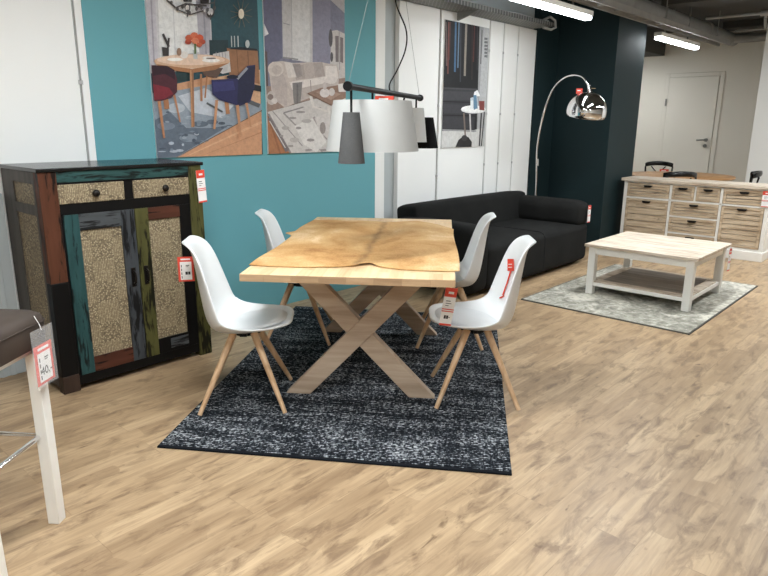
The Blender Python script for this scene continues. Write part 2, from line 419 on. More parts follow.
# dark end: painted return wall and square column with an eased corner
struct(MB().box(7.05, 7.56, 3.99, 4.049, 0, ZC).build('wall_dark_return', M_dark))
def dcol():
    m = MB(); r = .12; pts = [(7.57, 5.0, 0), (7.57, 3.26, 0)]
    for i in range(9):
        a = -PI/2 + PI/2*i/8; pts.append((8.5-r+r*math.cos(a), 3.26+r+r*math.sin(a), 0))
    pts.append((8.5, 5.0, 0)); m.prism(pts, (0, 0, ZC)); return m
struct(dcol().build('column', M_dark, smooth=True))
struct(MB().box(X1, X1+.1, Y0, Y1, 0, ZC).build('wall_far', M_farw))
struct(MB().box(8.5, X1+.1, Y1-.1, Y1, 0, ZC).build('wall_corner', M_farw))
struct(MB().box(10.4, X1, -1.6, 2.4, 0, ZC).build('wall_right', M_white))
struct(MB().box(X0-.1, X0, Y0, Y1, 0, ZC).build('wall_back', M_white))
struct(MB().box(X0, X1, Y0-.1, Y0, 0, ZC).build('wall_near', M_white))
struct(MB().box(8.51, 11.99, 4.3, 5.2, 2.62, ZC-.002).build('trim_1', M_ceil))          # boxed beam over the far corner
for i, x in enumerate((5.6, 8.6, 11.2)):
    struct(MB().box(x, x+.34, Y0, 3.2, ZC-.1, ZC-.002).build('trim_%d' % (i+2), M_ceil, bevel=.01))
# door in the far wall
dr = struct(MB().box(11.965, 11.999, 3.36, 4.16, 0.01, 2.25).build('door_1', M_farw, bevel=.004))
fr = MB(); fr.box(11.978, 11.999, 4.165, 4.235, 0, 2.32).box(11.978, 11.999, 3.285, 3.355, 0, 2.32).box(11.978, 11.999, 3.355, 4.165, 2.255, 2.32)
fr.build('door_frame', M_farw, dr, bevel=.006)
h = MB(); h.cone((11.955, 3.44, 1.217), (11.90, 3.44, 1.217), .028, .026).tube([(11.90, 3.44, 1.217), (11.89, 3.45, 1.217), (11.89, 3.58, 1.212)], .012)
h.build('door_handle', M_steel, dr, smooth=True)
MB().cone((11.955, 3.45, 1.12), (11.935, 3.45, 1.12), .03, .028).build('lock_plate', M_steel, dr, smooth=True)
MB().box(11.935, 11.952, 4.165, 4.185, 1.78, 1.9).build('hinge', M_steel, dr)

# ---------------------------------------------------------------- ceiling services
t = empty('ceiling_pipe', (5.6, 3.24, 2.8), 0, 'thick grey lagged pipe running under the ceiling beside the tube lights', 'pipe')
MB().tube([(0,0,0), (4.4,0,0), (7.2,.0,0)], .095, 20).build('pipe_run', M_pipe, t, smooth=True)
MB().tube([(4.9,0,0),(5.0,0,0)], .12, 20).build('collar', M_pipe, t, smooth=True)
MB().tube([(2.1,0,0),(2.14,0,0)], .1, 20).build('collar', M_pipe, t, smooth=True)
MB().tube([(6.2,-.0,0),(6.28,-.3,.0),(6.34,-.7,.02)], .07, 16).build('pipe_branch', M_pipe, t, smooth=True)
for x in (1.2, 3.6, 5.8): MB().box(x-.01, x+.01, -.012, .012, .085, .178).build('hanger', M_steel, t)
t = empty('cable_ladder', (5.2, 2.88, 2.62), 0, 'grey cable ladder hung above the two lit tube lights', 'cable ladder')
for y in (.075, .22): MB().box(0, 5.6, y-.012, y+.012, -.03, .03).build('side_rail', M_pipe, t)
for i in range(14): MB().box(.2+i*.4, (.23+i*.4), .075, .22, -.012, .006).build('rung', M_pipe, t)
for x in (.9, 2.9, 4.9): MB().cone((x, .06, .03), (x, .06, .358), .006, .006, 8).build('hanger', M_steel, t); MB().box(x-.012, x+.012, .05, .22, .03, .042).build('crossbar', M_steel, t)
t = empty('cable_tray', (4.45, 3.86, 2.5), 0, 'perforated grey cable tray running along the top of the white panels', 'cable tray')
MB().box(0, 2.45, -.14, .12, .0, .008).box(0, 2.45, -.145, -.137, 0, .04).box(0, 2.45, .115, .123, 0, .06).build('trough', perforated(), t)
c = MB()
for i, (yy, zz) in enumerate(((-.09,.03),(-.05,.028),(-.01,.03),(.03,.028),(-.07,.055),(-.02,.058))):
    c.tube([(k*.175, yy+.012*math.sin(k*1.3+i), zz+.004*math.cos(k*2+i)) for k in range(15)], .014, 8)
c.build('cable_bundle', M_pipe, t, smooth=True)
MB().tube([(2.28,-.1,.05),(2.4,-.12,.1),(2.5,-.13,.07),(2.52,-.13,-.0),(2.44,-.12,-.03),(2.3,-.1,-.02)], .014, 8).build('cable_loop', M_pipe, t, smooth=True)
b = MB(); b.prism([(1.0,-.14,0),(1.0,.12,0),(1.0,.12,-.075)], (.03,0,0)); b.build('bracket', M_steel, t)
t = empty('sprinkler_pipe', (9.6, 3.02, 2.85), 0, 'thin grey sprinkler pipe with a drop branch near the far ceiling corner', 'pipe')
MB().tube([(.2,.0,0),(.2,-.35,0),(.21,-1.6,0)], .018, 10).build('pipe_run', M_pipe, t, smooth=True)
MB().tube([(.2,-.72,0),(.2,-.72,-.06),(1.2,-.5,-.06),(1.25,-.1,-.06)], .018, 10).build('pipe_branch', M_pipe, t, smooth=True)
MB().cone((.2,-.66,0),(.2,-.78,0), .034, .034, 12).build('coupling', M_pipe, t, smooth=True)

def tube_light(loc, label, L=1.46, group='ceiling tube lights', wdt=.05, flat=False):
    t = empty('tube_light', loc, 0, label, 'ceiling light', group)
    MB().box(0, L, -wdt, wdt, .0, .05).build('housing', M_whitel, t, bevel=.006)
    if flat: MB().box(.01, L-.01, -wdt*.84, wdt*.84, -.006, -.001).build('diffuser', M_panelight, t)
    else: MB().box(.01, L-.01, -wdt*.84, wdt*.84, -.035, -.001).build('diffuser', M_tube, t, bevel=.012)
    for x in (.3, L-.3): MB().box(x-.008, x+.008, .022, .038, .05, ZC-loc[2]-.001).build('hanger', M_steel, t)
    return t
tube_light((5.04, 3.12, 2.5), 'lit tube light nearest above the sofa, cut by the top of the picture')
tube_light((8.40, 3.12, 2.5), 'lit tube light beyond the dark column, in front of the far door')
for x, y, ll in LIGHTS:  # unseen tubes, added only for the light they give
    tube_light((x, y, 2.6), 'unseen tube light added overhead, out of view, to light the room' if ll > 1 else 'short unseen tube light added behind the dark column to brighten the far wall', ll, wdt=.08, flat=True)

# ---------------------------------------------------------------- posters
def ink(k):
    nm = 'print_ink_%d_%d_%d' % k
    if nm in _cache: return _cache[nm]
    N = NT(nm); c = rgb(*k); f = N.noise(N.coord(), 38, 6, .7, .4)
    d = tuple(v*.88 for v in c[:3])+(1,); e = tuple(min(1, v*1.1) for v in c[:3])+(1,)
    N.col(N.ramp(f, [(.36, d), (.5, c), (.64, e)])); N.set(Roughness=.5, Specular_IOR_Level=.3); _cache[nm] = N.m
    return N.m
def poster(name, label, x0, x1, z0, z1, pal, polys, y=4.0):
    y -= .0005
    t = empty(name, ((x0+x1)/2, y, z0), 0, label, 'poster')
    MB().box(x0-(x0+x1)/2, x1-(x0+x1)/2, -.012, 0, 0, z1-z0).build('mount_board', M_card, t)
    m = MB(); m.keep = True; mats = []; idx = {}
    cx = (x0+x1)/2
    for i, (k, pts) in enumerate(polys):
        if k not in idx: idx[k] = len(mats); mats.append(ink(k))
        a = sum(pts[j][0]*pts[(j+1)%len(pts)][1]-pts[(j+1)%len(pts)][0]*pts[j][1] for j in range(len(pts)))
        if a < 0: pts = pts[::-1]
        m.poly([(px-cx, -.0122-.00012*i, pz-z0) for px, pz in pts], idx[k])
    m.build('print', mats, t)
